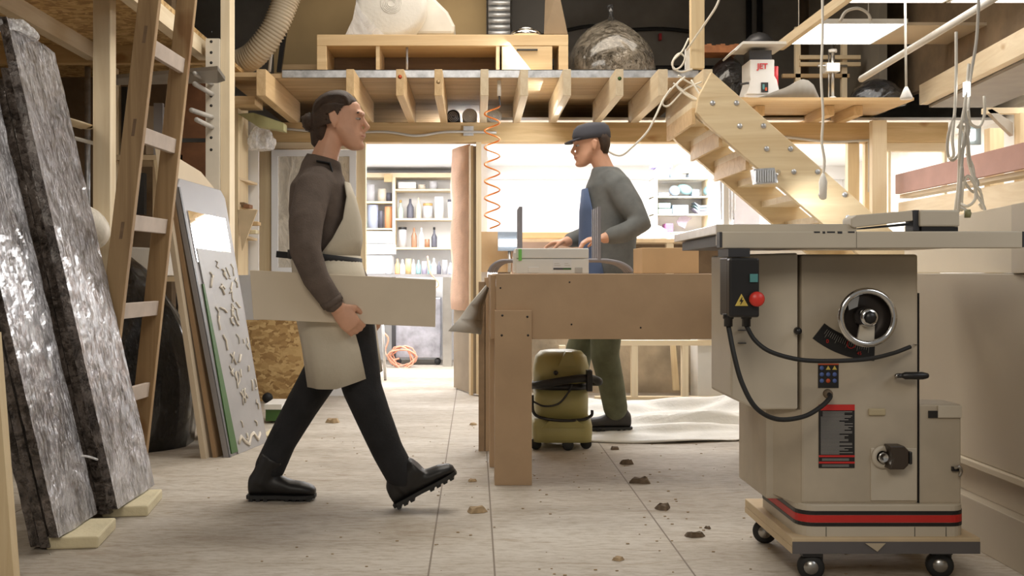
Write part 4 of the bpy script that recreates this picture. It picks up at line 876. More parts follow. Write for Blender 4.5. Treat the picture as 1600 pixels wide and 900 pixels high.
for (x0, x1, Y0, Y1, lb) in ((-1.42, -1.255, 3.36, 3.62, 'cream foam block under the near broad silver panel'), (-1.40, -1.235, 3.80, 4.10, 'cream foam block under the tall silver panel')):
    M_ = Matrix.Translation(((x0+x1)/2, (Y0+Y1)/2, 0)) @ Matrix.Rotation(.12, 4, 'Z')
    tag(G().box(-(x1-x0)/2, (x1-x0)/2, -(Y1-Y0)/2, (Y1-Y0)/2, 0, .04, M_).obj('foam_block', foamC, bevel=.006), lb, 'foam block')
g = G().prism([S(-30, 520, 2.95), S(-8, 520, 2.95), S(22, 910, 2.95), S(-2, 910, 2.95)], (0, .04, 0))
for v in g.v: v.z = max(v.z, 0)
tag(g.obj('leaning_batten', pineZ), 'pale batten leaning at the bottom left corner of the photo', 'batten')
tag(G().tube(curve_pts([S(78, 865, 3.3), S(84, 876, 3.27), S(90, 884, 3.2), S(93, 893, 3.15)], 5), .002, 5).obj('loose_string', cordG), 'thin loose string trailing on the floor by the near wrapped panel', 'string')
g = G().tube(curve_pts([S(128, 712, 3.5), S(140, 714, 3.55), S(152, 718, 3.6)], 5), .004, 6); tag(g.obj('wrap_strand', clearB), 'twisted strand of clear wrap between the silver panels', 'plastic wrap')
# ------------------------------------------------------------------ left bay structure
tag(G().box(-3.4, -1.5, 5.80, 5.86, S(0, 97, 5.8).z-.005, S(0, 70, 5.8).z).obj('cross_beam', beamX), 'dark yellow cross beam under the chipboard ceiling of the left bay', 'beam')
zc_ = S(0, 72, 5.8).z
tag(G().box(-3.5, -1.50, 2.0, 7.0, zc_+.005, zc_+.03).obj('chipboard_ceiling', OSB), 'chipboard underside of the left storage bay', 'board')
zz = S(0, 95, 5.8).z
for xx, lb, m in ((-1.53, 'pale edge beam overhead directly behind the wooden ladder', paleY), (-2.16, 'pale beam overhead crossing the top left corner', paleY), (-2.75, 'overhead beam at the far left edge of the chipboard ceiling', pineY)):
    tag(G().box(xx-.03, xx+.03, 2.2, 5.79, zz, zc_+.004).obj('overhead_beam', m), lb, 'beam')
a = S(145, 0, 4.72); b_ = S(172, 0, 4.72)
tag(G().box(a.x, b_.x, 4.72, 4.80, 0, zc_+.004).obj('square_post', paleZ, bevel=.003), 'pale square post left of the wooden ladder', 'post')
# ladder
lad = thing('wooden_ladder', 'old worn wooden ladder with wide flat rungs leaning at the left', 'ladder', (-1.50, 4.4, 0))
def rail(Y, bpx, bpy_, tpx, tz):
    b0 = S(bpx, bpy_, Y); b0.z = 0; t0 = Vector(((tpx-HX)/F*Y, Y, 2.16)); d = (t0-b0); t1 = b0+d*(tz/2.16)
    return b0, t1
Lb, Lt = rail(4.18, 141, 0, 238, 2.55); Rb, Rt = rail(4.62, 210, 0, 291, 2.55)
for b0, t1, wx in ((Lb, Lt, .085), (Rb, Rt, .085)):
    g = G().prism([b0+Vector((-wx/2, 0, 0)), b0+Vector((wx/2, 0, 0)), t1+Vector((wx/2, 0, 0)), t1+Vector((-wx/2, 0, 0))], (0, .035, 0))
    r_ = g.obj('side_rail', oldZ, lad, bevel=.003)
    if b0 is Lb:
        for zr_ in (1.88, 1.50, 1.08, .62):
            p = b0+(t1-b0)*(zr_/2.55); G().prism([p+Vector((-.009, -.001, -.035)), p+Vector((.004, -.001, -.035)), p+Vector((.014, -.001, .035)), p+Vector((0.001, -.001, .035))], (0, .004, 0)).obj('mortise', darkW, r_)
for py in (70, 208, 346, 486, 626):
    p = S(218, py, 4.2); p.z = EYE+(HY-py)/F*4.2; f0 = p.z/2.55
    A = Lb+(Lt-Lb)*f0; B = Rb+(Rt-Rb)*f0
    g = G().prism([A+Vector((.0, .036, -.035)), A+Vector((.022, .036, -.035)), A+Vector((.03, .036, .03)), A+Vector((.008, .036, .03))], B-A-Vector((0, .036, 0)))
    g.obj('rung', plain('worn_rung_wood', (.48, .40, .34), .7, var=.15, scale=8), lad, bevel=.002)
# rack upright with pegs
Yu = 5.6
a = S(321, 0, Yu); b_ = S(343, 0, Yu)
up_ = thing('drilled_upright', 'pale drilled upright with four grey pegs behind the ladder', 'upright', ((a.x+b_.x)/2, Yu, 0))
G().box(a.x, b_.x, Yu, Yu+.12, 0, zc_-.002).obj('post', plain('pale_board', (.66, .60, .50), .6), up_, bevel=.002)
G().box(b_.x+.001, b_.x+.05, Yu+.02, Yu+.14, 0, 2.7).obj('side_board', paleZ, up_)
g = G()
for py in (50, 65, 82, 98, 150, 165, 215, 234): g.lathe([(0, 0), (.008, .0005), (0, .001)], S(330, py, Yu-.0005), (0, -1, 0), 10)
g.obj('peg_holes', blackP, up_)
for x0, y0, x1, y1 in ((331, 131, 304, 115), (331, 147, 304, 131), (331, 183, 299, 172), (331, 199, 307, 187)):
    G().tube([S(x1, y1, Yu-.32), S(x0, y0, Yu-.0)], .013, 10, ends=True).obj('peg', plain('grey_peg', (.42, .40, .37), .6), up_)
tag(G().prism([S(165, 118, 5.7), S(340, 103, 5.2), S(352, 120, 5.2), S(340, 124, 5.4), S(165, 128, 5.9)], (0, .0, -.02)).obj('metal_shelf', plain('grey_metal_shelf', (.42, .40, .37), .5, .3)), 'grey metal shelf strip running behind the ladder to the drilled upright', 'shelf')
# boards + framed mirror
def lean(Y0, Y1, xb, xt, z0, z1, th, dy=0):   # right face rectangle leaning left
    return G().prism([(xb, Y0, z0), (xb, Y1, z0), (xt+(0), Y1, z1), (xt, Y0, z1)], (-th, 0, 0))
g = G().prism([(-1.31, 4.99, 0), (-1.195, 5.58, 0), (-1.415, 5.58, 1.36), (-1.45, 5.42, 1.44), (-1.535, 4.99, 1.52)], (-.025, 0, 0))
tag(g.obj('leaning_board', mdfL), 'large clipped-corner beige board leaning behind the grey framed mirror', 'board')
tag(G().prism([(-1.265, 5.02, 0), (-1.155, 5.56, 0), (-1.365, 5.56, 1.30), (-1.48, 5.02, 1.30)], (-.02, 0, 0)).obj('leaning_board', plain('brown_board', (.34, .22, .12), .7)), 'narrow brown board edge between beige board and grey framed mirror', 'board')
def mp(u, v):   # point on the mirror's face; u along the width, v up
    A = S(358, 715, 5.02); A.z = 0; Bp = S(418, 690, 5.49); Bp.z = 0; Ct = Vector((-1.465, 5.02, 1.375)); Dt = Vector((-1.345, 5.49, 1.345))
    return (A*(1-u)+Bp*u)*(1-v)+(Ct*(1-u)+Dt*u)*v
nrm = (mp(1, 0)-mp(0, 0)).cross(mp(0, 1)-mp(0, 0)).normalized()
if nrm.x < 0: nrm = -nrm
mir = thing('framed_mirror', 'grey framed panel with a mirror above and glue-streaked lower half', 'mirror', mp(.5, 0))
G().prism([mp(0, 0), mp(1, 0), mp(1, .97), mp(.93, 1), mp(.07, 1), mp(0, .97)], -nrm*.03).obj('frame', greyPanel, mir, bevel=.004)
G().prism([mp(.10, .70), mp(.90, .70), mp(.90, .885), mp(.10, .885)], nrm*.003).obj('mirror_glass', mirrorM, mir)
G().prism([mp(.20, .0), mp(.97, .0), mp(.92, .75), mp(.13, .75)], nrm*.006).obj('lower_sheet', plain('grey_sheet_metal', (.33, .32, .32), .4), mir)
G().prism([mp(.05, .01)+nrm*.001, mp(.20, .01)+nrm*.001, mp(.145, .62)+nrm*.001, mp(.11, .62)+nrm*.001], nrm*.006).obj('green_edge', greenE, mir, 'green strip beside the sheet')
G().prism([mp(.0, .0)+nrm*.001, mp(.03, .0)+nrm*.001, mp(.03, .965)+nrm*.001, mp(.0, .965)+nrm*.001], nrm*.004).obj('dark_edge', plain('dark_grey', (.13, .13, .14), .4), mir)
rnd = random.Random(5); g = G()
for k in range(46):
    u, v = rnd.uniform(.28, .92), rnd.uniform(.06, .72); n_ = rnd.randint(2, 4); pts = [mp(u, v)+nrm*.008]
    for j in range(n_): u = min(.93, max(.25, u+rnd.uniform(-.05, .05))); v = min(.74, max(.04, v-rnd.uniform(0, .025))); pts.append(mp(u, v)+nrm*.008)
    g.tube(pts, rnd.uniform(.003, .006), 6)
for v0 in (.04, .035): g.tube([mp(.25+.08*j, v0+.02*math.sin(j*1.7)+.02*(j == 7)) + nrm*.008 for j in range(8)], .006, 6)
g.obj('glue_streaks', glue, mir, 'dried beige glue streaks', kind='stuff')
tag(G().box(-1.16, -1.02, 5.56, 5.95, 0, .02).obj('floor_batten', foamC), 'low yellowish strip on the floor right of the framed mirror', 'strip')
# contents of the bay
tag(blob(-1.86, 5.42, 0, .38, .38, 1.0, amp=.08, seed=21).obj('black_sack', blackBag), 'large black sack in the dark behind the wooden ladder', 'sack')
shf = thing('storage_shelf', 'pale shelf unit behind the ladder with board offcuts', 'shelf', (-1.95, 6.2, 0))
Yh = 6.2
for y0, y1 in ((242, 250), (432, 440)): G().pbox(172, y0, 285, y1, Yh, Yh+.4).obj('shelf_board', ply, shf)
for x0, x1 in ((172, 180), (237, 246), (277, 285)): G().box(S(x0, 0, Yh).x, S(x1, 0, Yh).x, Yh+.02, Yh+.06, 0, S(0, 242, Yh).z-.001 if x0 != 172 else 2.15).obj('upright', ply, shf)
G().prism([S(240, 250, Yh), S(250, 250, Yh), S(262, 330, Yh), S(250, 330, Yh)], (0, .02, 0)).obj('brace', pineZ, shf)
tag(G().prism([S(190, 385, Yh+.03), S(250, 388, Yh+.03), S(262, 431, Yh+.03), S(190, 431, Yh+.03)], (0, .3, 0)).obj('folded_cloth', offw, bevel=.01), 'white folded stack on the lower shelf behind the ladder', 'cloth')
tag(G().pbox(205, 270, 225, 335, Yh+.1, Yh+.15).obj('dark_board', blackP), 'dark narrow frame standing on edge behind the ladder', 'frame')
tag(G().prism([S(228, 165, Yh+.15), S(262, 168, Yh+.15), S(262, 241, Yh+.15), S(228, 241, Yh+.15)], (0, .02, 0)).obj('beige_offcut', mdfL), 'beige board offcut standing on the shelf between the ladder rails', 'board')
for k, (x0, x1, m, lb) in enumerate(((176, 186, pineZ, 'pine plank upright behind the left ladder rail'), (190, 198, blackP, 'black plank upright behind the left ladder rail'), (200, 212, white, 'white plank upright behind the left ladder rail'), (240, 254, greyPanel, 'grey cabinet door upright between the ladder rails'))):
    tag(G().box(S(x0, 0, 6.3).x, S(x1, 0, 6.3).x, 6.3, 6.33, S(0, 242, 6.2).z, 2.1-.05*k).obj('upright_plank', m), lb, 'plank')
fr_ = thing('picture_frame', 'black picture frame leaning right of the ladder below the pegs', 'frame', S(300, 262, 5.75))
G().pbox(284, 216, 327, 222, 5.75, 5.77).obj('rail', blackP, fr_); G().prism([S(321, 216, 5.75), S(328, 216, 5.75), S(336, 262, 5.75), S(328, 262, 5.75)], (0, .02, 0)).obj('rail', darkM, fr_)
tag(G().box(S(282, 0, 6.2).x, S(322, 0, 6.2).x, 6.2, 6.25, S(0, 262, 6.2).z-.3, 2.1).obj('rusty_sheet', plain('rust', (.16, .07, .03), .8, .2, .4)), 'rusty brown sheet standing behind the grey pegs', 'metal sheet')
tag(G().tube([S(137, 105, 6.4), S(137, 460, 6.4)], .018, 10).obj('steel_pipe', galv), 'vertical steel pipe left of the pale square post', 'pipe')
R_ = .11; c = S(97, 188, 4.75)
ring_ = [c+Vector((R_*math.cos(t_), R_*1.1*math.sin(t_), .03*math.cos(t_)*-1)) for t_ in [2*math.pi*k/28 for k in range(29)]]
tag(G().tube(ring_, [(.035, .008)]*29, 8, cap=False, side=None).obj('wooden_ring', paleX), 'flat wooden ring lying on the bracket left of the square post', 'ring')
tag(G().tube([S(40, 196, 4.76), S(147, 224, 4.76)], .010, 6).obj('bracket_bar', offw), 'thin pale bar sloping under the flat wooden ring', 'bar')
bl = G().ell((0, 0, 0), (.13, .10, .10), 12, Matrix.Rotation(.5, 3, 'Y')); 
for v in bl.v: v += S(128, 355, 4.6)
tag(bl.obj('plastic_bowl', frostM), 'frosted pale plastic dish edge left of the square post', 'dish')
tag(G().box(-2.65, -2.05, 5.9, 6.3, 0, S(0, 420, 5.9).z).obj('wooden_crate', plain('crate_tan', (.50, .38, .22), .8), bevel=.004), 'tan crate low behind the wrapped panels', 'crate')
# wall shelf column at 370-420
Yw = 7.0
ws_ = thing('wall_shelf', 'white backed wooden wall shelf left of the plastic-covered window', 'shelf', S(385, 420, Yw))
G().pbox(364, 150, 372, 430, Yw-.3, Yw).obj('side_panel', pineZ, ws_); G().pbox(372, 190, 404, 430, Yw+.02, Yw+.04).obj('back_panel', whiteW, ws_)
for y_, m in ((286, ply), (328, ply), (373, ply)): G().prism([S(371, y_-10, Yw-.3), S(402, y_, Yw), S(371, y_, Yw)], (0, 0, -.015)).obj('shelf_board', m, ws_)
G().pbox(358, 150, 398, 163, Yw-.45, Yw-.2).obj('top_board', pineX, ws_)
G().prism([S(371, 328, Yw-.3), S(402, 328, Yw-.3), S(378, 392, Yw-.3)], (0, .02, 0)).obj('bracket', ply, ws_)
tag(G().pbox(373, 221, 380, 244, Yw-.05, Yw+.0).obj('switch_plate', white), 'small white switch on the shelf back at the left', 'switch')
g = G().prism([S(372, 178, Yw-.3), S(396, 176, Yw-.3), S(443, 192, Yw-.35), S(443, 204, Yw-.35), S(400, 196, Yw-.3)], (0, .12, 0)); tag(g.obj('olive_batten', plain('pale_olive', (.42, .40, .20), .6)), 'pale olive slat jutting out from the wall shelf', 'slat')
tag(cloudy(blob(S(407, 0, Yw-.1).x, Yw-.1, S(0, 234, Yw-.1).z, .09, .08, .17, amp=.15, seed=31).obj('plastic_bag', clearB), .02, .04), 'crumpled clear bag hanging under the olive slat', 'bag')
for k, (px, py, m, lb) in enumerate(((377, 322, darkW, 'dark small block on the wall shelf'), (385, 325, plain('rust_brown', (.25, .12, .06), .8), 'rust brown small block on the wall shelf'), (398, 352, pineX, 'upper stick of the small pile on the lowest wall shelf'), (395, 365, foamC, 'lower stick of the small pile on the lowest wall shelf'))):
    tag(G().pbox(px-5 if k < 2 else px-12, py-6, px+5, py, Yw-.25, Yw-.15).obj('wood_block', m, bevel=.004), lb, 'block')
for k in range(3):
    pass
# osb panel + crate
tag(G().pbox(380, 500, 474, 627, 7.2, 7.23).obj('osb_panel', OSB), 'upright chipboard panel behind the walking person', 'board')
g = thing('green_crate', 'low crate with a green band right of the framed mirror', 'crate', S(428, 662, 6.1)); G().pbox(415, 640, 440, 658, 6.15, 6.4).obj('crate_body', greenE, g); G().pbox(413, 632, 440, 640, 6.14, 6.41).obj('lid', offw, g)
c = S(420, 630, 6.4); tag(G().lathe([(0, -.015), (.035, -.015), (.035, .015), (0, .015)], Vector((S(418, 0, 7.12).x, 7.12, .036)), (0, 1, 0), 16).obj('castor_wheel', blackR), 'black castor wheel peeking out under the chipboard panel', 'wheel')
# ------------------------------------------------------------------ paint room
dl = thing('open_door', 'narrow open plywood door wrapped in pinkish insulation cloth', 'door', (-.1, 7.85, 0))
dx0, dy0, dx1, dy1 = -.165, 8.0, -.012, 7.56
d = Vector((dx1-dx0, dy1-dy0, 0)); nn = Vector((d.y, -d.x, 0)).normalized()*.03
G().prism([(dx0, dy0, .01), (dx1, dy1, .01), (dx1, dy1, 1.84), (dx0, dy0, 1.84)], -nn).obj('door_leaf', plain('door_ply', (.36, .29, .21), .8), dl)
G().prism([Vector((dx0, dy0, 0))+d*.9, (dx1, dy1, 0), Vector((dx1, dy1, 1.845)), Vector((dx0, dy0, 1.845))+d*.9], nn*.6).obj('door_stile', pineZ, dl)
g = G(); rings = []
for k in range(15):
    z_ = .62+k*(1.86-.62)/14; u1 = -.02+.03*math.sin(k*1.9); wv = .02+.012*math.sin(k*2.3)
    A = Vector((dx0, dy0, z_))-d*.08*(1+.6*math.sin(k*1.3)); B = Vector((dx0, dy0, z_))+d*(.84+.03*math.sin(k))
    rings.append([A+nn*.3, A*.8+B*.2+nn*(1.0+.3*math.sin(k*1.1)), A*.4+B*.6+nn*(1.1+.3*math.cos(k*1.7)), B+nn*.5, B+nn*.05, A+nn*.05])
g.loft(rings); g.obj('insulation_cloth', insul, dl, 'pinkish padded cloth')
# shelving
Ysh = 10.3
sh = thing('paint_shelves', 'wooden wall shelves full of cans and bottles in the paint room', 'shelf', S(640, 387, Ysh))
def SH(x0, y0, x1, y1, nm='shelf_board', m=paleX, dp=.3): return G().box(S(x0, 0, Ysh).x, S(x1, 0, Ysh).x, Ysh, Ysh+dp, S(0, y1, Ysh).z, S(0, y0, Ysh).z).obj(nm, m, sh)
G().box(-1.2, .0, 10.61, 10.63, 0, 1.965).obj('back_panel', white, sh); SH(566, 270, 712, 277, 'top_rail'); SH(568, 314.5, 613, 317.5); SH(568, 356.5, 613, 359); SH(617.5, 295.5, 712, 298); SH(617.5, 341, 712, 344); SH(617.5, 386.5, 712, 389.5); SH(613, 277, 617.5, 392, 'upright', paleZ, .25)  # white back panel added to brighten the dull wall behind the shelves
def can(px, pb, w_, h_, m, lb, cat='can', Y=Ysh+.1, lid=None, bottle=False, grp='cans and bottles in the paint room'):
    c = S(px, pb, Y); c.z = S(0, pb, Ysh).z+.001; r_ = w_/2/F*Y; hh = h_/F*Y
    if bottle: pr = [(0, 0), (r_*.95, 0), (r_, .01), (r_, hh*.58), (r_*.4, hh*.78), (r_*.33, hh*.99), (0, hh)]
    else: pr = [(0, 0), (r_, 0), (r_, hh*.9), (r_*.94, hh*.92), (r_*.98, hh*.94), (r_*.98, hh), (0, hh)]
    o = G().lathe(pr, c, n=14).obj(cat, m)
    tag(o, lb, cat, grp)
    if lid: G().lathe([(0, 0), (r_*(.42 if bottle else 1.04), 0), (r_*(.42 if bottle else 1.04), .025), (0, .026)], c+Vector((0, 0, hh)), n=12).obj('lid', lid, o)
    return o
grey1 = plain('grey_can', (.55, .55, .58), .5); dkg = plain('dark_grey_can', (.10, .10, .13), .4); crm = plain('cream_can', (.66, .60, .50), .5); ltb = plain('light_blue_can', (.45, .50, .66), .5)
pgr = plain('pale_green_glass', (.50, .60, .52), .3); gold = plain('gold_lid', (.65, .42, .16), .35, .6); amb = plain('amber_glass', (.38, .20, .12), .25); orng = plain('orange_can', (.80, .36, .18), .5); lil = plain('lilac_can', (.50, .46, .60), .5); tea = plain('teal_bottle', (.22, .38, .38), .4)
for a_ in [(579, 314.5, 14, 27, grey1, 'grey ribbed can on the upper left paint shelf', 'can'), (597, 314.5, 14, 20, crm, 'cream can on the upper left paint shelf', 'can'), (608, 314.5, 9, 14, dkg, 'small dark can at the right of the upper left paint shelf', 'can'),
    (583, 356.5, 16, 37, ltb, 'pale blue bucket on the lower left paint shelf', 'can'), (595, 356.5, 8, 28, dkg, 'dark canister between pale blue bucket and orange can', 'can'), (607, 356.5, 12, 34, orng, 'orange banded can at the right of the lower left paint shelf', 'can'), (571, 356.5, 6, 30, pgr, 'pale green bottle at the left end of the lower left paint shelf', 'bottle'),
    (659, 295.5, 12, 8, crm, 'low cream pot on the top right paint shelf', 'can'), (677, 295.5, 13, 13, grey1, 'grey pot on the top right paint shelf', 'can'),
    (641, 341, 11, 31, dkg, 'dark grey bottle on the middle right paint shelf', 'bottle'), (654, 341, 9, 33, crm, 'pale spray bottle right of the dark grey bottle', 'bottle'), (686, 341, 15, 34, white, 'white bucket on the middle right paint shelf', 'can'),
    (643+4, 386.5, 9, 31, amb, 'amber bottle on the lowest right paint shelf', 'bottle'), (658.5, 386.5, 8, 31, white, 'white bottle right of the amber bottle', 'bottle'), (667.5, 386.5, 8, 13, amb, 'short brown jar on the lowest right paint shelf', 'jar')]:
    can(*a_, bottle=a_[6] == 'bottle')
can(626, 341, 9, 25, pgr, 'pale green bottle with gold cap on the middle right paint shelf', 'bottle', lid=gold, bottle=True); can(668.5, 341, 15, 20, grey1, 'silver jar with a gold lid on the middle right paint shelf', 'jar', lid=gold); can(704, 341, 9, 26, white, 'white canister with dark lid at the shelf end by the door', 'can', lid=dkg)
can(678.5, 386.5, 9, 28, dkg, 'dark bottle with a black cap on the lowest right paint shelf', 'bottle', lid=blackP, bottle=True); can(629, 386.5, 13, 28, grey1, 'grey jar with dark cap at the left of the lowest right paint shelf', 'jar', lid=blackP)
tag(G().pbox(622, 284, 650, 295, Ysh+.05, Ysh+.25).obj('white_tub', white, bevel=.01), 'white tub on the top right paint shelf', 'tub')
c = S(699, 386, Ysh+.1); c.z = S(0, 386.5, Ysh).z+.001; tag(G().lathe([(.055, 0), (.04, .03), (.015, .06), (.0, .07)], c, n=10).obj('white_cloth', white), 'white crumpled cloth heap at the end of the lowest paint shelf', 'cloth')
tag(G().pbox(600, 272, 612, 284, Ysh-.05, Ysh).obj('wood_bracket', pineX), 'small wooden block under the shelf rail in the paint room', 'block')
for k, (x0, y0, x1, y1) in enumerate(((570, 361, 612, 380), (570, 381, 616, 397), (568, 399, 612, 428))):
    tag(G().pbox(x0, y0+.4, x1, y1+.4, 10.05, 10.32).obj('white_box', white, bevel=.008), ['uppermost of three white boxes stacked under the paint shelves', 'middle one of three white boxes stacked under the paint shelves', 'lowest of three white boxes stacked under the paint shelves'][k], 'box', 'white boxes under the paint shelves')
# workbench with bottles
wb = thing('paint_bench', 'cluttered workbench beneath the paint shelves', 'workbench', S(640, 560, 10.0)); 
G().box(S(560, 0, 10).x, S(709, 0, 10).x, 9.9, 10.36, S(0, 433, 9.9).z, S(0, 428.5, 9.9).z).obj('worktop', plain('grey_worktop', (.25, .24, .24), .5), wb)
for px in (612, 698): G().box(S(px, 0, 9.95).x, S(px+6, 0, 9.95).x, 9.95, 10.0, 0, S(0, 433, 9.9).z).obj('leg', darkM, wb)
zw = S(0, 428.5, 9.9).z
cols = [(607, 10, 22, grey1, 'grey', 1), (621, 8, 24, orng, 'orange', 1), (629, 8, 23, white, 'white', 1), (638, 9, 24, plain('yellow_can', (.70, .52, .25), .5), 'yellow', 0), (646, 6, 23, white, 'slim white', 1), (654, 8, 22, tea, 'teal', 1), (663, 8, 20, lil, 'lilac', 0), (671, 6, 21, tea, 'slim teal', 1), (678, 8, 25, white, 'broad white', 1), (686, 7, 20, dkg, 'dark', 1), (695, 8, 22, grey1, 'silver', 0), (704, 7, 18, ltb, 'pale blue', 1)]
for px, w_, h_, m, nm, bt in cols:
    o = can(px, 428.5, w_, h_, m, '%s %s in the row on the paint room workbench' % (nm, 'bottle' if bt else 'can'), 'bottle' if bt else 'can', Y=9.97, bottle=bool(bt), grp='row of bottles on the paint bench'); o.location.z += zw-S(0, 428.5, Ysh).z+0
cb2 = thing('steel_cart', 'paint-spattered steel cart on castors under the paint bench', 'cart', S(652, 568, 10.02)); G().box(S(617, 0, 10).x, S(689, 0, 10).x, 10.0, 10.3, .07, .66).obj('cart_body', plain('spattered_steel', (.42, .42, .47), .35, .4, .35, 9), cb2, bevel=.01)
for px in (622, 684): G().lathe([(0, -.015), (.034, -.015), (.034, .015), (0, .015)], S(px, 0, 10.03)*Vector((1, 1, 0)).length*0+Vector((S(px, 0, 10.03).x, 10.03, .035)), (0, 1, 0), 12).obj('castor', blackR, cb2)
tag(G().box(S(692, 0, 9.9).x, S(706, 0, 9.9).x, 9.86, 9.9, 0, .86).obj('metal_sheet', steel), 'shiny narrow metal panel beside the cart near the open door', 'panel')
pts = []
for k in range(80):
    an = k*.42; pts.append(Vector((S(628, 0, 9.7).x+(.10+.03*math.sin(k*.9))*math.cos(an)*1.1, 9.75+.03*math.sin(k*.3), .10+(.09+.02*math.sin(k*.7))*math.sin(an))))
hs = tag(G().tube(pts, .008, 6).obj('pink_hose', pinkH), 'coil of pinkish air hose on the paint room floor', 'hose'); 
G().tube(curve_pts([S(600, 520, 9.8), S(607, 530, 9.8), S(602, 550, 9.8), S(612, 562, 9.75), S(624, 560, 9.75)], 6), .009, 6).obj('hose_end', pinkH, hs)
tag(G().tube(curve_pts([S(668, 400, 9.85), S(672, 425, 9.85), S(684, 440, 9.85), S(683, 448, 9.85), S(670, 450, 9.85)], 6), .009, 6).obj('pink_hose', pinkH), 'loop of pink hose hanging from the paint bench edge', 'hose')
tag(G().tube([S(598, 505, 8.6), S(602, 594, 8.6)], .012, 8).obj('grey_pole', steel), 'thin grey pole standing behind the carried board', 'pole')
# ------------------------------------------------------------------ bright room
hp = []
for k in range(150):
    t_ = k/149; an = t_*2*math.pi*7.3; hp.append(S(769+12*math.cos(an), 165+t_*192, 6.72+.06*math.sin(an)))
oh = thing('orange_coil_hose', 'thin orange spiral air hose hanging from a joist', 'hose', S(770, 360, 6.72))
G().tube(hp, .0055, 6).obj('coil', orangeH, oh); G().tube([S(780, 126, 6.72), S(780, 150, 6.72)], .014, 10).obj('fitting', offw, oh); G().tube([S(780, 150, 6.72), S(781, 165, 6.72)], .006).obj('connector', darkM, oh)
hp = []
for k in range(40): an = k*.8; hp.append(S(756+4*math.cos(an), 525+k*1.2, 7.3+.04*math.sin(an)))
tag(G().tube(hp, .006, 6).obj('orange_hose_end', orangeH), 'lower end of an orange coil hose seen behind the bench legs', 'hose')
Yr2 = 9.6
sr = thing('tool_shelves', 'white open shelves with teal sanding tools in the bright room', 'shelf', S(1070, 362, Yr2))
for y_ in (277.5, 306.5, 334, 362): G().box(S(1022, 0, Yr2).x, S(1114, 0, Yr2).x, Yr2, Yr2+.3, S(0, y_+2, Yr2).z, S(0, y_, Yr2).z).obj('shelf_board', offw, sr)
for x0 in (1022, 1107): G().box(S(x0, 0, Yr2).x, S(x0+6, 0, Yr2).x, Yr2+.01, Yr2+.29, S(0, 362, Yr2).z if 0 else 0, S(0, 278, Yr2).z).obj('upright', paleZ, sr)
G().box(S(1028, 0, Yr2).x, S(1107, 0, Yr2).x, Yr2+.29, Yr2+.3, S(0, 362, Yr2).z, S(0, 280, Yr2).z).obj('back_panel', white, sr)
tq = plain('teal_tool', (.18, .30, .32), .4); tq2 = plain('pale_teal', (.42, .58, .56), .5); blg = plain('blue_grey', (.28, .34, .42), .5); mau = plain('mauve', (.36, .32, .42), .6); pur = plain('purple_box', (.36, .14, .36), .6)
def rb(x0, y0, x1, y1, m, nm, lb, cat, grp='tools on the white shelves'): return tag(G().pbox(x0, y0, x1, y1, Yr2+.03, Yr2+.2).obj(nm, m, bevel=.008), lb, cat, grp)
rb(1025, 262, 1046, 277, mau, 'lilac_box', 'lilac box on top of the white shelves', 'box'); rb(1019, 257.5, 1051, 262, plain('blue_violet', (.22, .20, .50), .5), 'violet_tray', 'flat violet tray on the lilac box', 'tray'); rb(1061, 258, 1103, 270, crm, 'cream_box', 'long cream box on top of the white shelves', 'box')
rb(1077, 270.3, 1104, 277, blg, 'blue_box', 'blue grey box under the long cream box', 'box'); rb(1049, 271, 1066, 277, tq2, 'teal_block', 'small teal block on top of the white shelves', 'block')
rb(1082, 296, 1093, 306, blg, 'grey_block', 'grey block right of the rounded teal sander', 'block'); rb(1029, 301, 1046, 306, blg, 'flat_box', 'flat grey box at the left of the second white shelf', 'box')
rb(1029, 317, 1048, 325, tq2, 'pale_box', 'upper pale teal box at the left of the third white shelf', 'box'); rb(1029, 326, 1050, 333.5, tq2, 'green_box', 'lower pale teal box at the left of the third white shelf', 'box'); rb(1051, 320, 1076, 333.5, blg, 'grey_case', 'grey case in the middle of the third white shelf', 'case')
rb(1040, 349, 1052, 361.5, pur, 'purple_box', 'small purple box on the lowest white shelf', 'box')
for cx_, cy_, rx, rz, m, lb in ((1054, 298, 9, 8, blg, 'rounded blue grey sander on the second white shelf'), (1070, 296, 13, 8, tq, 'large rounded dark teal sander on the second white shelf'), (1106, 298, 7, 8, tq, 'teal sander at the right end of the second white shelf')):
    c = S(cx_, cy_, Yr2+.1); g = G().ell(c, (rx/F*Yr2, .08, rz/F*Yr2), 12, Matrix.Rotation(.35, 3, 'Y')); tag(g.obj('sander', m), lb, 'sander', 'tools on the white shelves')
for k, (dy, lb) in enumerate(((0, 'lowest of three curved trays at the right of the third white shelf'), (4.5, 'middle one of three curved trays at the right of the third white shelf'), (9, 'uppermost of three curved trays at the right of the third white shelf'))):
    g = G().prism([S(1083+k, 325-dy, Yr2+.05), S(1094, 330-dy, Yr2+.05), S(1111, 329-dy, Yr2+.05), S(1111, 333-dy, Yr2+.05), S(1092, 333.5-dy, Yr2+.05)], (0, .15, 0)); tag(g.obj('curved_tray', [mau, tq, blg][k]), lb, 'tray', 'tools on the white shelves')
tag(G().prism([S(1057, 346, Yr2+.1), S(1062, 339, Yr2+.1), S(1071, 337, Yr2+.1), S(1081, 341, Yr2+.1), S(1074, 347, Yr2+.1), S(1070, 357, Yr2+.1), S(1060, 352, Yr2+.1)], (0, .02, 0)).obj('fan_shape', mau), 'mauve fan-shaped piece on the lowest white shelf', 'scraper', 'tools on the white shelves')
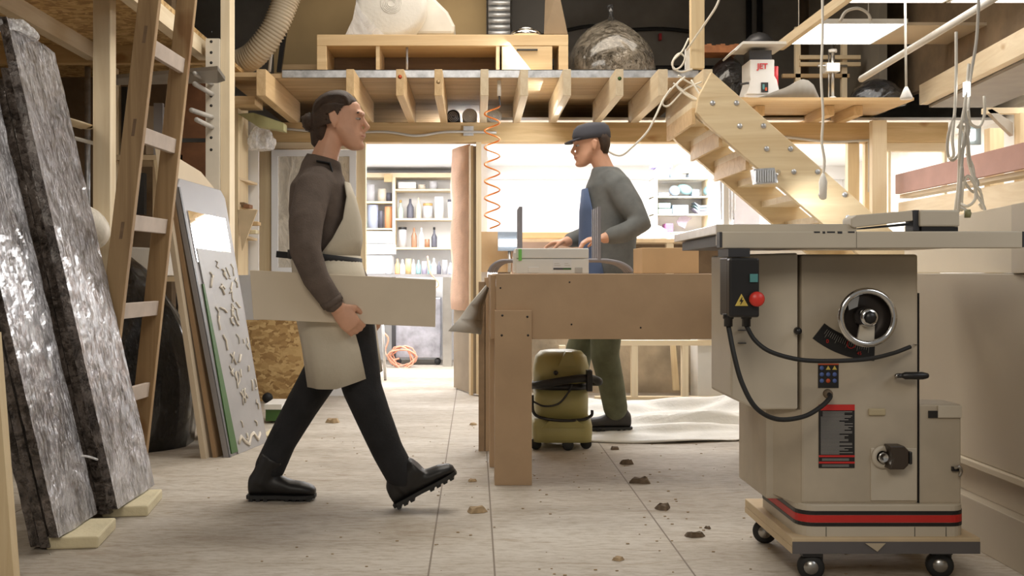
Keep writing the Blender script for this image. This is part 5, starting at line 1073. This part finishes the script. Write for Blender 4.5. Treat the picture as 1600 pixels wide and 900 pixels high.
# long worktable behind the bench
wt = thing('long_worktable', 'long pale worktable against the wall of the bright room', 'table', S(900, 560, 8.6))
G().box(.20, 3.1, 8.5, 9.2, .885+.27, .915+.27).obj('tabletop', ply, wt)
for x_ in (.3, 1.6, 2.95): G().box(x_, x_+.06, 8.55, 8.61, 0, 1.154).obj('leg', paleZ, wt)
G().box(.2, 3.1, 9.0, 9.02, .2, 1.154).obj('back_board', brownC, wt)
yt = 8.55; zt3 = .915+.271
def tb_(x0, y0, x1, y1, m, nm, lb, cat, Y=8.55, bv=.01):
    a = S(x0, y0, Y); b2 = S(x1, y1, Y); return tag(G().box(a.x, b2.x, Y, Y+.25, zt3, max(zt3+.02, a.z)).obj(nm, m, bevel=bv), lb, cat)
tb_(790, 362, 905, 375, cardB, 'brown_carton', 'long brown carton on the worktable left of the capped man', 'box')
tag(G().pbox(751, 362, 800, 425, 8.0, 8.2).obj('brown_board', cardB), 'upright brown carton beside the orange coil, behind the tube frames', 'box')
tag(G().pbox(800, 378, 905, 428, 7.9, 8.0).obj('tan_sheet', plain('tan_rose', (.50, .34, .25), .8)), 'tan board standing behind the tube frames', 'board')
la = thing('led_lamp', 'small glowing rectangular lamp behind the left tube frames', 'lamp', S(796, 392, 7.85)); G().pbox(778, 362, 812, 392, 7.85, 7.88).obj('housing', blg, la); G().pbox(779, 374, 810, 385, 7.84, 7.85).obj('light_strip', ledS, la); G().tube([S(796, 392, 7.87), S(796, 425, 7.87)], .012).obj('stand', steel, la)
tag(cloudy(blob(S(1015, 0, 8.7).x, 8.75, zt3, .18, .15, .14, amp=.12, seed=41).obj('white_bag', plain('glossy_white_bag', (.78, .79, .84), .25)), .02, .06), 'crumpled white bag on the worktable right of the capped man', 'bag')
# low stud frame below bench line + stained wall
lf = thing('stud_frame', 'low pale stud frame standing behind the long bench', 'frame', S(1050, 630, 6.9)); Yl = 7.3
a = S(930, 532, Yl); b_ = S(1150, 540, Yl); G().box(a.x, b_.x, Yl, Yl+.06, b_.z, a.z).obj('top_rail', paleX, lf)
for px in (874, 987, 1066): x = S(px, 0, Yl).x; G().box(x, x+.045, Yl, Yl+.06, .02, b_.z-.001).obj('stud', paleZ, lf)
G().box(a.x, b_.x, Yl, Yl+.06, 0, .02).obj('bottom_rail', paleX, lf)
st('wall_low', G().box(.40, 3.2, 7.72, 7.78, 0, .52), plain('stained_plaster', (.42, .34, .24), .9, var=.4, scale=3, bmp=.3))
tag(G().box(S(1100, 0, 7.15).x, S(1140, 0, 7.15).x, 7.35, 7.6, 0, .62).obj('white_cabinet', offw), 'white cabinet side seen left of the saw below the bench', 'cabinet')
tag(G().prism([S(1048, 540, 7.5), S(1056, 540, 7.5), S(1062, 610, 7.5), S(1052, 610, 7.5)], (0, .03, 0)).obj('leaning_lath', pineZ), 'lath leaning between the studs of the low frame', 'lath')
# things in the bright room right
fe = thing('fire_extinguisher', 'red fire extinguisher standing beyond the staircase', 'fire extinguisher', S(1221, 352, 7.9)); c = S(1221, 356, 7.9)
G().lathe([(.0, 0), (.05, 0), (.052, .02), (.052, .075), (.04, .10), (.015, .12)], c, n=20).obj('cylinder', redX, fe); G().lathe([(.053, .02), (.0535, .021), (.0535, .06), (.053, .061)], c, n=20).obj('paper_label', white, fe)
G().tube([c+Vector((0, 0, .12)), c+Vector((0, 0, .15))], .012).obj('valve', steel, fe); G().box(c.x-.015, c.x+.05, 7.89, 7.91, c.z+.145, c.z+.158).obj('handle', blackP, fe)
tag(G().box(S(1150, 0, 7.8).x, S(1262, 0, 7.8).x, 7.83, 8.1, 0, c.z-.001).obj('white_counter', offw), 'white counter beyond the staircase carrying the fire extinguisher', 'counter')
hb = thing('hanging_bag', 'clear bag of rods hanging beyond the stair stringer', 'bag', S(1137, 350, 7.6)); G().ell(S(1137, 316, 7.6), (.06, .04, .17), 12).obj('clear_sleeve', clearB, hb)
g = G()
for k in range(5): g.tube([S(1126+k*5, 275, 7.6), S(1128+k*4.5, 343, 7.6)], .007, 6)
g.obj('rods', grey1, hb); G().tube([S(1129, 222, 7.6), S(1137, 276, 7.6)], .004, 5).obj('string', cordG, hb)
tag(G().pbox(1146, 293, 1187, 598, 8.4, 8.45).obj('grey_door_panel', plain('pale_grey', (.62, .62, .68), .6)), 'pale grey panel in the bright room beyond the stairs', 'panel')
# white sheet on floor
g = G(); nx, ny = 60, 50; rnd = random.Random(8); vs = []
for j in range(ny+1):
    for i in range(nx+1):
        x_ = .62+i/nx*2.0; y_ = 5.47+j/ny*1.6
        z_ = .006+.030*abs(math.sin(x_*5+y_*9))*abs(math.sin(y_*13-x_*3))*(1 if y_ > 5.95 else .35)+.07*math.exp(-((y_-6.1-.08*math.sin(x_*3))/.06)**2)*(.6+.4*math.sin(x_*6))+.05*math.exp(-((y_-5.85-.05*math.sin(x_*4+1))/.05)**2)*(.5+.5*math.sin(x_*5+2))+.28*math.exp(-((x_-2.05)/.33)**2-((y_-6.55)/.25)**2)+.05*math.exp(-((y_-6.75)/.12)**2)
        vs.append((x_+.03*math.sin(y_*11), y_+.05*math.sin(x_*5)*(j == 0 or j == ny), z_))
g.add(vs, [(j*(nx+1)+i, j*(nx+1)+i+1, (j+1)*(nx+1)+i+1, (j+1)*(nx+1)+i) for j in range(ny) for i in range(nx)], True)
o = g.obj('floor_sheet', sheetW, shift=False); o.modifiers.new('s', 'SOLIDIFY').thickness = .004
tag(o, 'crumpled dusty white sheet spread on the floor behind the bench', 'sheet')
# debris
db = plain('debris_brown', (.14, .10, .065), .9, var=.4, scale=30); db2 = plain('debris_tan', (.40, .29, .17), .9, var=.3, scale=30)
spots = [(744, 800, 18, 'flat brown scrap on the floor joint under the carried leg'), (1036, 795, 17, 'dark jagged scrap on the floor left of the saw'), (1085, 838, 16, 'dark chip with tan crumbs nearest the rolling platform'), (1106, 826, 7, 'tiny dark chip just behind the crumb pile'), (978, 724, 15, 'brown scrap on the floor beside the vacuum'), (1000, 754, 18, 'brown scrap midway between the vacuum and the saw'), (965, 875, 11, 'small tan chip nearest the bottom of the photo'), (1183, 703, 8, 'small dark chip at the edge of the white sheet'), (960, 702, 10, 'small dark chip in the bench shadow'), (738, 752, 9, 'small chip on the floor left of the bench leg'), (740, 664, 7, 'small chip on the floor near the open door'), (520, 660, 14, 'thin brown chip on the floor between the walking legs')]
for k, (px, py, r_, lb) in enumerate(spots):
    Y = EYE*F/(py-HY); R0 = r_/F*Y; rnd = random.Random(k); g = G(); x_ = (px-HX)/F*Y
    n_ = 9; base = []
    for i in range(n_):
        a = 2*math.pi*i/n_; q = rnd.uniform(.55, 1.1); base.append((x_+R0*q*math.cos(a), Y+R0*.9*q*math.sin(a), .001))
    hh = R0*.5; g.add(base+[(x_+(b3[0]-x_)*.7, Y+(b3[1]-Y)*.7, .001+hh*rnd.uniform(.5, 1)) for b3 in base], [tuple(range(n_)), tuple(range(2*n_-1, n_-1, -1))]+[(i, i+n_, (i+1) % n_+n_, (i+1) % n_) for i in range(n_)], False)
    tag(g.obj('floor_scrap', db if k in (1, 2, 3, 4, 5, 8) else db2), lb, 'scrap')
rnd = random.Random(77); g = G()
for k in range(260):
    x_ = rnd.gauss(.5, .75); y_ = rnd.uniform(3.05, 6.2); r_ = rnd.uniform(.0015, .0055)
    g.box(x_, x_+r_*2, y_, y_+r_, .0005, .001+r_*.4)
o = g.obj('wood_crumbs', db2, shift=False); o['kind'] = 'stuff'; tag(o, 'fine wood crumbs scattered over the dusty floor', 'crumbs')
# ------------------------------------------------------------------ people
def remesh(o, v=.009, it=8):
    r = o.modifiers.new('r', 'REMESH'); r.mode = 'VOXEL'; r.voxel_size = v; r.use_smooth_shade = True
    s_ = o.modifiers.new('sm', 'SMOOTH'); s_.factor = .6; s_.iterations = it; return o
def limb(g, pts, rs, side=(0, 1, 0), n=14): return g.tube(pts, rs, n, side=side, ends=True)
def hand(g, wrist, d, palm_n, size=.18, curl=1.1, thumb_side=1):
    """palm, four unequal bent fingers and a thumb; d = direction of the hand, palm_n = palm normal (fingers curl towards it)"""
    wrist = Vector(wrist); d = Vector(d).normalized(); pn = Vector(palm_n); pn = (pn-d*pn.dot(d)).normalized(); sd = d.cross(pn).normalized()*thumb_side
    L = size
    pc_ = wrist+d*L*.25
    g.tube([wrist-d*.01, wrist+d*L*.15, wrist+d*L*.36, wrist+d*L*.47], [(.026, .018), (.036, .016), (.041, .014), (.038, .012)], 14, side=sd, ends=True)
    for k, (off, ln) in enumerate(((.028, .42), (.010, .47), (-.009, .44), (-.027, .35))):
        b = wrist+d*L*.46+sd*off; seg = ln*L; a = 0; p = b-d*.012; pts = [p, b]; dirv = d
        for fr in (.42, .33, .25):
            a += curl*(.55 if fr == .42 else .75); dirv = d*math.cos(a)+pn*math.sin(a); b = b+dirv*seg*fr*1.1; pts.append(b)
        g.tube(pts, [.0095, .0095, .009, .008, .007], 10, side=sd, ends=True)
    b = wrist+d*L*.12+sd*.026; t1 = (d*.6+sd*.6+pn*.35).normalized(); t2 = (d*.8+sd*.05+pn*.6).normalized()
    g.tube([b, b+t1*.035, b+t1*.035+t2*.032, b+t1*.035+t2*.055], [.013, .012, .0105, .008], 10, side=sd, ends=True)
def head(g, c, f, s=1.0, tilt=0.0, up=(0, 0, 1)):
    """profile head: c = head centre, f = facing direction"""
    f = Vector(f).normalized(); u = Vector(up); u = (u-f*u.dot(f)).normalized(); l = u.cross(f)
    M = Matrix((f, l, u)).transposed()
    P = lambda x, y, z: Vector(c)+M @ Vector((x*s, y*s, z*s))
    # skull and face as one loft of profile slices from chin to crown
    sl = [(-.112, .052, .088, .022), (-.100, .028, .098, .040), (-.078, .008, .099, .052), (-.050, -.020, .096, .062), (-.020, -.070, .094, .068), (.010, -.090, .093, .073), (.040, -.097, .094, .076), (.068, -.092, .085, .073), (.092, -.072, .062, .060), (.108, -.040, .030, .038)]
    rings = []
    for z, xb, xf, hw_ in sl:
        cx_ = (xb+xf)/2; rx = (xf-xb)/2; rings.append([P(cx_+rx*math.cos(a)*(1 if math.cos(a) > 0 else 1), hw_*math.sin(a)*(1-.18*max(0, math.cos(a))), z) for a in [2*math.pi*k/20 for k in range(20)]])
    g.loft(rings)
    g.tube([P(.092, 0, .022), P(.104, 0, .0), P(.119, 0, -.022), P(.108, 0, -.032)], [(.008, .008), (.010, .010), (.013, .012), (.012, .008)], 10, side=l, ends=True)   # nose
    g.tube([P(.090, -.035, .030), P(.098, 0, .032), P(.090, .035, .030)], .010, 8, ends=True)                      # brow
    g.tube([P(.094, -.018, -.052), P(.104, 0, -.050), P(.094, .018, -.052)], .008, 8, ends=True)                     # lips
    g.tube([P(.094, -.016, -.062), P(.102, 0, -.063), P(.094, .016, -.062)], .008, 8, ends=True)
    g.ell(P(.090, 0, -.095), (.018*s, .022*s, .016*s), 8)                                                          # chin
    for sg in (-1, 1):
        g.tube([P(-.004, sg*.074, -.030), P(-.014, sg*.082, -.008), P(-.020, sg*.088, .016), P(-.004, sg*.082, .026), P(.006, sg*.076, .010)], .007, 8, ends=True)
        g.ell(P(-.006, sg*.076, -.002), (.017*s, .009*s, .027*s), 8)
    return P
def ringx(cx_, cz, rx, ry, cy, n=22, tilt=0.0, ctr=None):
    return [Vector((cx_+rx*math.cos(a), cy+ry*math.sin(a), cz+tilt*rx*math.cos(a))) for a in [2*math.pi*k/n for k in range(n)]]
# ---- walking person
YW = 4.04
Wp = lambda px, py, Y=YW: S(px, py, Y)
wo = thing('person', 'person in a brown fleece and cream apron striding with a long board', 'person', (S(520, 0, YW).x, YW, 0))
body = G()
hp_ = Wp(528, 190)
P = head(body, hp_, (1, 0, -.02))
limb(body, [Wp(520, 205), Wp(511, 235), Wp(503, 262)], [.050, .050, .060])
tor = [(503, 268, .05, .09), (500, 285, .085, .14), (500, 330, .10, .13), (502, 380, .09, .12), (508, 420, .09, .13), (520, 470, .11, .155), (530, 520, .10, .15)]
body.loft([ringx(Wp(a, b).x, Wp(a, b).z, rx, ry, YW) for a, b, rx, ry in tor])
armN = [S(490, 292, 3.90), S(478, 348, 3.80), S(477, 392, 3.745), S(494, 436, 3.735), S(526, 480, 3.760)]
limb(body, armN, [.045, .042, .038, .034, .027])
armF = [S(500, 290, 4.20), S(520, 345, 4.26), S(535, 395, 4.26), S(560, 440, 4.22), S(575, 470, 4.16)]
limb(body, armF, [.045, .042, .038, .034, .027])
hand(body, S(526, 480, 3.762), (.62, .02, -.72), (0, 1, 0), .19, 1.25, 1)
hand(body, S(575, 470, 4.16), (.5, -.4, -.6), (-.3, -.6, -.3), .17, .6, 1)
LB = [S(528, 500, 4.11), S(505, 580, 4.12), S(470, 637, 4.12), S(440, 690, 4.11), S(415, 742, 4.10)]
LF = [S(545, 500, 3.96), S(566, 607, 3.95), S(583, 650, 3.94), S(606, 705, 3.93), S(630, 757, 3.92)]
limb(body, LB, [.085, .062, .055, .048, .038]); limb(body, LF, [.085, .062, .055, .048, .038])
bo = body.obj('body', skinM, wo); remesh(bo, .0048, 3)
# eyes, hair
for sg in (-1, 1):
    G().ell(P(.080, sg*.030, .008), (.011, .010, .0045), 10).obj('eye', eyew, wo); G().ell(P(.089, sg*.031, .008), (.004, .004, .004), 8).obj('pupil', blackP, wo)
    G().tube([P(.092, sg*.014, .030), P(.092, sg*.030, .035), P(.082, sg*.046, .030)], .0035, 6, ends=True).obj('eyebrow', hairM, wo)
G().tube([P(.098, -.020, -.057), P(.107, 0, -.0565), P(.098, .020, -.057)], .0035, 8, ends=True).obj('mouth', lip, wo)
h = G(); rings = []
for z, xb, xf, hw_ in [(-.100, -.062, -.040, .030), (-.060, -.084, -.034, .056), (-.020, -.098, -.026, .074), (.012, -.101, -.020, .079), (.035, -.102, .030, .081), (.058, -.100, .074, .081), (.080, -.091, .074, .076), (.100, -.070, .052, .062), (.113, -.040, .028, .038)]:
    c_ = (xb+xf)/2; rx = (xf-xb)/2; rings.append([P(c_+rx*math.cos(a), hw_*math.sin(a), z) for a in [2*math.pi*k/28 for k in range(28)]])
h.loft(rings)
rnd = random.Random(12)
for k in range(46):      # combed-back strands
    y0_ = rnd.uniform(-.072, .072); zt_h = .066+.048*math.sqrt(max(0, 1-(y0_/.078)**2)); z0_ = zt_h-.03
    pts = [P(.070-.3*abs(y0_), y0_*.9, z0_), P(.03, y0_, zt_h+.002), P(-.03, y0_*1.02, zt_h+.001), P(-.080, y0_*.9, zt_h-.035), P(-.100+.2*abs(y0_), y0_*.6, .01+rnd.uniform(-.01, .01))]
    h.tube(curve_pts(pts, 3), rnd.uniform(.003, .005), 6)
for sg in (-1, 1):
    for k in range(8):
        z0_ = .055-.010*k; pts = [P(.035-.006*k, sg*.077, z0_), P(-.02, sg*.083, z0_-.002), P(-.06, sg*.073, z0_-.012), P(-.098, sg*.03, -.005-.004*k)]
        h.tube(curve_pts(pts, 3), .0042, 6)
h.ell(P(-.112, 0, -.005), (.030, .036, .036), 10)
for k in range(12): a = k*.52; h.tube([P(-.112+.030*math.cos(a), -.03+.005*k, -.005+.036*math.sin(a)), P(-.135-.01*math.cos(a), -.01+.003*k, -.005+.02*math.sin(a+.6))], .004, 5, ends=True)
h.tube([P(-.07, 0, -.05), P(-.074, 0, -.09), P(-.066, 0, -.115)], [.040, .030, .012], 10, ends=True)
remesh(h.obj('hair', hairM, wo), .0042, 1)
# fleece
f = G()
tor = [(506, 246, .066, .072), (503, 262, .080, .085), (501, 272, .085, .13), (499, 290, .112, .175), (500, 330, .122, .160), (503, 380, .112, .145), (508, 420, .108, .15), (514, 446, .118, .165)]
f.loft([ringx(Wp(a, b).x, Wp(a, b).z, rx, ry, YW, tilt=-.25 if i < 2 else 0) for i, (a, b, rx, ry) in enumerate(tor)])
limb(f, [S(496, 284, 3.93)]+armN[:4]+[S(519, 472, 3.755)], [.065, .070, .066, .059, .050, .042])
limb(f, [S(500, 284, 4.15)]+armF[:4]+[S(572, 464, 4.17)], [.065, .068, .060, .054, .046, .04])
remesh(f.obj('fleece_jumper', jump, wo), .009, 5)
cf = G().tube([S(516, 467, 3.752), S(521, 475, 3.756)], [.044, .042], 14); cf.obj('cuff', jump, wo)
# trousers
t_ = G()
t_.loft([ringx(Wp(a, b).x, Wp(a, b).z, rx, ry, YW) for a, b, rx, ry in ((512, 440, .115, .155), (522, 480, .125, .175), (532, 520, .12, .17), (536, 545, .09, .13))])
limb(t_, LB[:4]+[S(421, 732, 4.10)], [.10, .080, .068, .060, .062]); limb(t_, LF[:4]+[S(628, 745, 3.92)], [.10, .078, .070, .062, .060])
remesh(t_.obj('trousers', denim, wo), .010, 4)
# boots
def bootg(ank, heel, toe, up_, Y, hw_=.045, sh_=.05):
    """ank/heel/toe in world; heel and toe lie on the sole line"""
    g = G(); hl = Vector(heel); d = (Vector(toe)-hl); L = d.length; d.normalize(); u = Vector((-d.z, 0, d.x)); 
    if u.z < 0: u = -u
    secs = [(0.02, .075, .036), (.10, .105, .042), (.28, .115, .042), (.45, .085, .043), (.65, .062, .050), (.82, .055, .050), (.95, .042, .040), (1.0, .028, .022)]
    rings = []
    for t_, h_, w_ in secs:
        c = hl+d*L*t_+u*(h_/2+.018); rings.append([c+u*(h_/2)*math.sin(a)+Vector((0, 1, 0))*w_*math.cos(a) for a in [2*math.pi*k/16 for k in range(16)]])
    g.loft(rings); g.tube([hl+d*L*.20+u*.07, Vector(ank), Vector(ank)+(Vector(ank)-(hl+d*L*.20+u*.07)).normalized()*.08], [.052, .050, .054], 14, side=(0, 1, 0))
    sg = G(); out = []
    for t_, w_ in ((0, .028), (.06, .038), (.25, .040), (.45, .036), (.7, .050), (.88, .045), (1.0, .022)): out.append((t_, w_))
    base = [hl+d*L*t_+Vector((0, w_, 0)) for t_, w_ in out]+[hl+d*L*t_-Vector((0, w_, 0)) for t_, w_ in reversed(out)]
    sg.prism([b+u*.010 for b in base], u*.014)
    for k in range(9):
        if k == 4 or k == 3: continue
        q = hl+d*L*(.04+.105*k); sg.prism([q+Vector((0, -.036, 0)), q+Vector((0, .036, 0)), q+d*.016+Vector((0, .036, 0)), q+d*.016+Vector((0, -.036, 0))], u*.011)
    return g, sg
hb_ = S(387, 784, 4.09); hb_.z = .0; tb2 = Vector((hb_.x+.272, 4.09, .0))
g, sg = bootg(S(414, 742, 4.09), hb_, tb2, None, 4.09)
b1 = remesh(g.obj('boot', boot, wo), .007, 3); sg.obj('sole', blackR, b1)
hf = S(619, 799, 3.92); hf.z = max(hf.z, .002)
g, sg = bootg(S(632, 752, 3.92), hf, Vector((hf.x+.27*math.cos(.50), 3.92, hf.z+.27*math.sin(.50))), None, 3.92)
b2 = remesh(g.obj('boot', boot, wo), .007, 3); sg.obj('sole', blackR, b2)
# apron
def arc(cx_, cz, rx, ry, a0, a1, n=24): return [Vector((cx_+rx*math.cos(a), YW+ry*math.sin(a), cz)) for a in [math.radians(a0+(a1-a0)*k/n) for k in range(n+1)]]
g = G(); rows = [arc(Wp(500, y).x+dx, Wp(0, y).z, rx, ry, -aa, aa) for y, dx, rx, ry, aa in ((286, .0, .118, .18, 24), (310, .012, .130, .178, 34), (345, .022, .142, .172, 52), (375, .028, .140, .168, 72), (405, .026, .130, .168, 95))]
def sheet(g, rows): n = len(rows[0]); g.add([p for r in rows for p in r], [(j*n+i, j*n+i+1, (j+1)*n+i+1, (j+1)*n+i) for j in range(len(rows)-1) for i in range(n-1)], True); return g
ap_ = sheet(g, rows).obj('apron_bib', apronM, wo); m_ = ap_.modifiers.new('s', 'SOLIDIFY'); m_.thickness = .005
rows = []
for y, cx_, rx, ry, a1, dz in ((400, 508, .138, .172, 150, 0), (430, 513, .146, .190, 150, 0), (480, 521, .160, .205, 150, .0), (540, 530, .156, .215, 145, 0), (585, 536, .155, .220, 140, .0)):
    r_ = arc(Wp(cx_, y).x, Wp(0, y).z, rx, ry, -a1, a1, 40)
    for i, p in enumerate(r_):
        p.x += .006*math.sin(i*1.1)*(y-400)/185; p.y += .006*math.cos(i*.9)*(y-400)/185
        if y == 585: p.z += -.035+.10*max(0, (p.x-Wp(cx_, y).x))/.155*.5
    rows.append(r_)
ap2 = sheet(G(), rows).obj('apron_skirt', apronM, wo); m_ = ap2.modifiers.new('s', 'SOLIDIFY'); m_.thickness = .005
g = sheet(G(), [arc(Wp(508, y).x, Wp(0, y).z, .145, .178, -180, 180, 40) for y in (397, 410)])
for v in g.v: v.z -= (v.x-Wp(508, 0).x)*.12
be = g.obj('apron_belt', strapM, wo); m_ = be.modifiers.new('s', 'SOLIDIFY'); m_.thickness = .006
G().prism([S(432, 392, YW-.02), S(452, 394, YW-.02), S(470, 397, YW-.03), S(470, 409, YW-.03), S(450, 404, YW-.02), S(431, 402, YW-.02)], (0, .006, 0)).obj('belt_tail', strapM, wo)
for sg in (-1, 1): G().tube([Wp(528, 288)+Vector((0, sg*.07, .0)), Wp(520, 262)+Vector((0, sg*.08, .01)), Wp(500, 255)+Vector((0, sg*.085, 0))], [(.018, .004)]*3, 8, side=(0, 1, 0)).obj('neck_strap', strapM, wo)
# carried board
g = G().prism([S(390, 422, 3.79), S(681, 437, 3.79), S(680, 511, 3.79), S(396, 499, 3.79)], (0, .02, 0))
tag(g.obj('carried_board', boardP, bevel=.002), 'long pale board carried under the arm of the striding person', 'board')
# ---- man at the bench
YM = 5.82
Mp = lambda px, py, Y=YM: S(px, py, Y)
ma = thing('person', 'person in a dark cap and grey jacket working behind the bench', 'person', (S(950, 0, YM).x, YM, .012))
body = G(); hm = Mp(925, 228); P = head(body, hm, (-1, 0, -.12), 1.0)
limb(body, [Mp(933, 240), Mp(943, 262), Mp(950, 280)], [.055, .055, .065])
torM = [(950, 272, .06, .10), (952, 290, .10, .17), (953, 335, .12, .16), (950, 385, .115, .15), (950, 430, .12, .16), (952, 460, .12, .16)]
body.loft([ringx(Mp(a, b).x, Mp(a, b).z, rx, ry, YM) for a, b, rx, ry in torM])
aN = [S(965, 292, 5.66), S(985, 322, 5.60), S(1000, 350, 5.56), S(975, 364, 5.52), S(945, 372, 5.50)]
aF = [S(945, 292, 6.00), S(935, 330, 6.05), S(930, 362, 6.05), S(905, 372, 5.98), S(884, 378, 5.92)]
limb(body, aN, [.05, .045, .042, .036, .03]); limb(body, aF, [.05, .045, .042, .036, .03])
hand(body, S(945, 372, 5.50), (-1, .05, -.1), (0, .2, -1), .19, .8, -1); hand(body, S(884, 378, 5.92), (-1, -.05, -.15), (0, -.2, -1), .19, .8, 1)
l1 = [S(955, 440, 5.74), S(948, 500, 5.73), S(945, 555, 5.74), S(955, 600, 5.78), S(966, 648, 5.80)]
l2 = [S(945, 440, 5.92), S(925, 500, 5.95), S(905, 548, 5.96), S(895, 600, 6.0), S(893, 645, 6.02)]
limb(body, l1, [.09, .075, .06, .05, .045]); limb(body, l2, [.09, .075, .06, .05, .045])
remesh(body.obj('body', skinM, ma), .0062, 3)
for sg in (-1, 1): G().ell(P(.082, sg*.030, .008), (.012, .010, .007), 10).obj('eye', eyew, ma); G().ell(P(.092, sg*.031, .008), (.004, .004, .005), 8).obj('pupil', blackP, ma)
G().tube([P(.098, -.020, -.057), P(.107, 0, -.0565), P(.098, .020, -.057)], .0035, 8, ends=True).obj('mouth', lip, ma)
h = G(); rings = []
for z, xb, xf, hw_ in [(-.055, -.085, -.035, .050), (-.010, -.103, -.025, .075), (.030, -.106, .0, .080), (.055, -.104, .03, .08)]:
    c_ = (xb+xf)/2; rx = (xf-xb)/2; rings.append([P(c_+rx*math.cos(a), hw_*math.sin(a), z) for a in [2*math.pi*k/20 for k in range(20)]])
h.loft(rings).obj('hair', hairM, ma)
h = G(); rings = []
for z, xb, xf, hw_ in [(.035, -.112, .104, .088), (.065, -.114, .106, .090), (.100, -.108, .095, .084), (.122, -.085, .070, .066), (.130, -.04, .03, .03)]:
    c_ = (xb+xf)/2; rx = (xf-xb)/2; rings.append([P(c_+rx*math.cos(a), hw_*math.sin(a), z) for a in [2*math.pi*k/20 for k in range(20)]])
cp = h.loft(rings).obj('cap', capM, ma)
br = G(); sh_ = []
for r0, dz in ((1.0, .045), (1.2, .042), (1.42, .034)): sh_.append([P(.06*r0+.04*math.cos(a)*r0+(r0-1)*.03, .082*math.sin(a)*(1 if r0 < 1.5 else .8), dz) for a in [math.radians(-85+170*k/12) for k in range(13)]])
o = sheet(br, sh_).obj('brim', capM, cp); o.modifiers.new('s', 'SOLIDIFY').thickness = .006
j = G()
torJ = [(946, 262, .075, .085), (950, 274, .10, .14), (952, 292, .135, .20), (955, 335, .155, .19), (952, 385, .15, .18), (950, 430, .15, .185), (950, 448, .15, .185)]
j.loft([ringx(Mp(a, b).x, Mp(a, b).z, rx, ry, YM) for a, b, rx, ry in torJ])
limb(j, [S(957, 284, 5.70)]+aN[:4]+[S(956, 369, 5.51)], [.075, .080, .072, .066, .056, .048]); limb(j, [S(950, 284, 5.96)]+aF[:4]+[S(892, 375, 5.95)], [.075, .078, .070, .064, .054, .046])
remesh(j.obj('jacket', jackM, ma), .010, 5)
def arcM(cx_, cz, rx, ry, a0, a1, n=24): return [Vector((cx_-rx*math.cos(a), YM+ry*math.sin(a), cz)) for a in [math.radians(a0+(a1-a0)*k/n) for k in range(n+1)]]
rows = [arcM(Mp(cx_, y).x, Mp(0, y).z, rx, ry, -aa, aa) for y, cx_, rx, ry, aa in ((296, 950, .150, .205, 30), (330, 952, .170, .20, 48), (385, 950, .168, .195, 62), (430, 949, .170, .20, 75), (490, 946, .175, .215, 75))]
o = sheet(G(), rows).obj('apron', blueA, ma); o.modifiers.new('s', 'SOLIDIFY').thickness = .005
t_ = G(); t_.loft([ringx(Mp(a, b).x, Mp(a, b).z, rx, ry, YM) for a, b, rx, ry in ((950, 435, .14, .175), (948, 470, .145, .185), (946, 500, .12, .15))])
limb(t_, l1[:4]+[S(962, 640, 5.79)], [.11, .095, .082, .075, .070]); limb(t_, l2[:4]+[S(893, 636, 6.01)], [.11, .095, .082, .075, .068])
remesh(t_.obj('trousers', oliveT, ma), .011, 5)
def bootm(ank, Y):
    hl = Vector((ank.x+.07, Y, .012)); g, sg = bootg(Vector((ank.x, Y, ank.z)), hl, Vector((hl.x-.28, Y, .012)), None, Y, .05)
    b_ = remesh(g.obj('shoe', plain('dark_brown_shoe', (.035, .03, .027), .6), ma), .008, 3); sg.obj('sole', blackR, b_)
bootm(S(968, 646, 5.80), 5.80); bootm(S(893, 645, 6.02), 6.02)
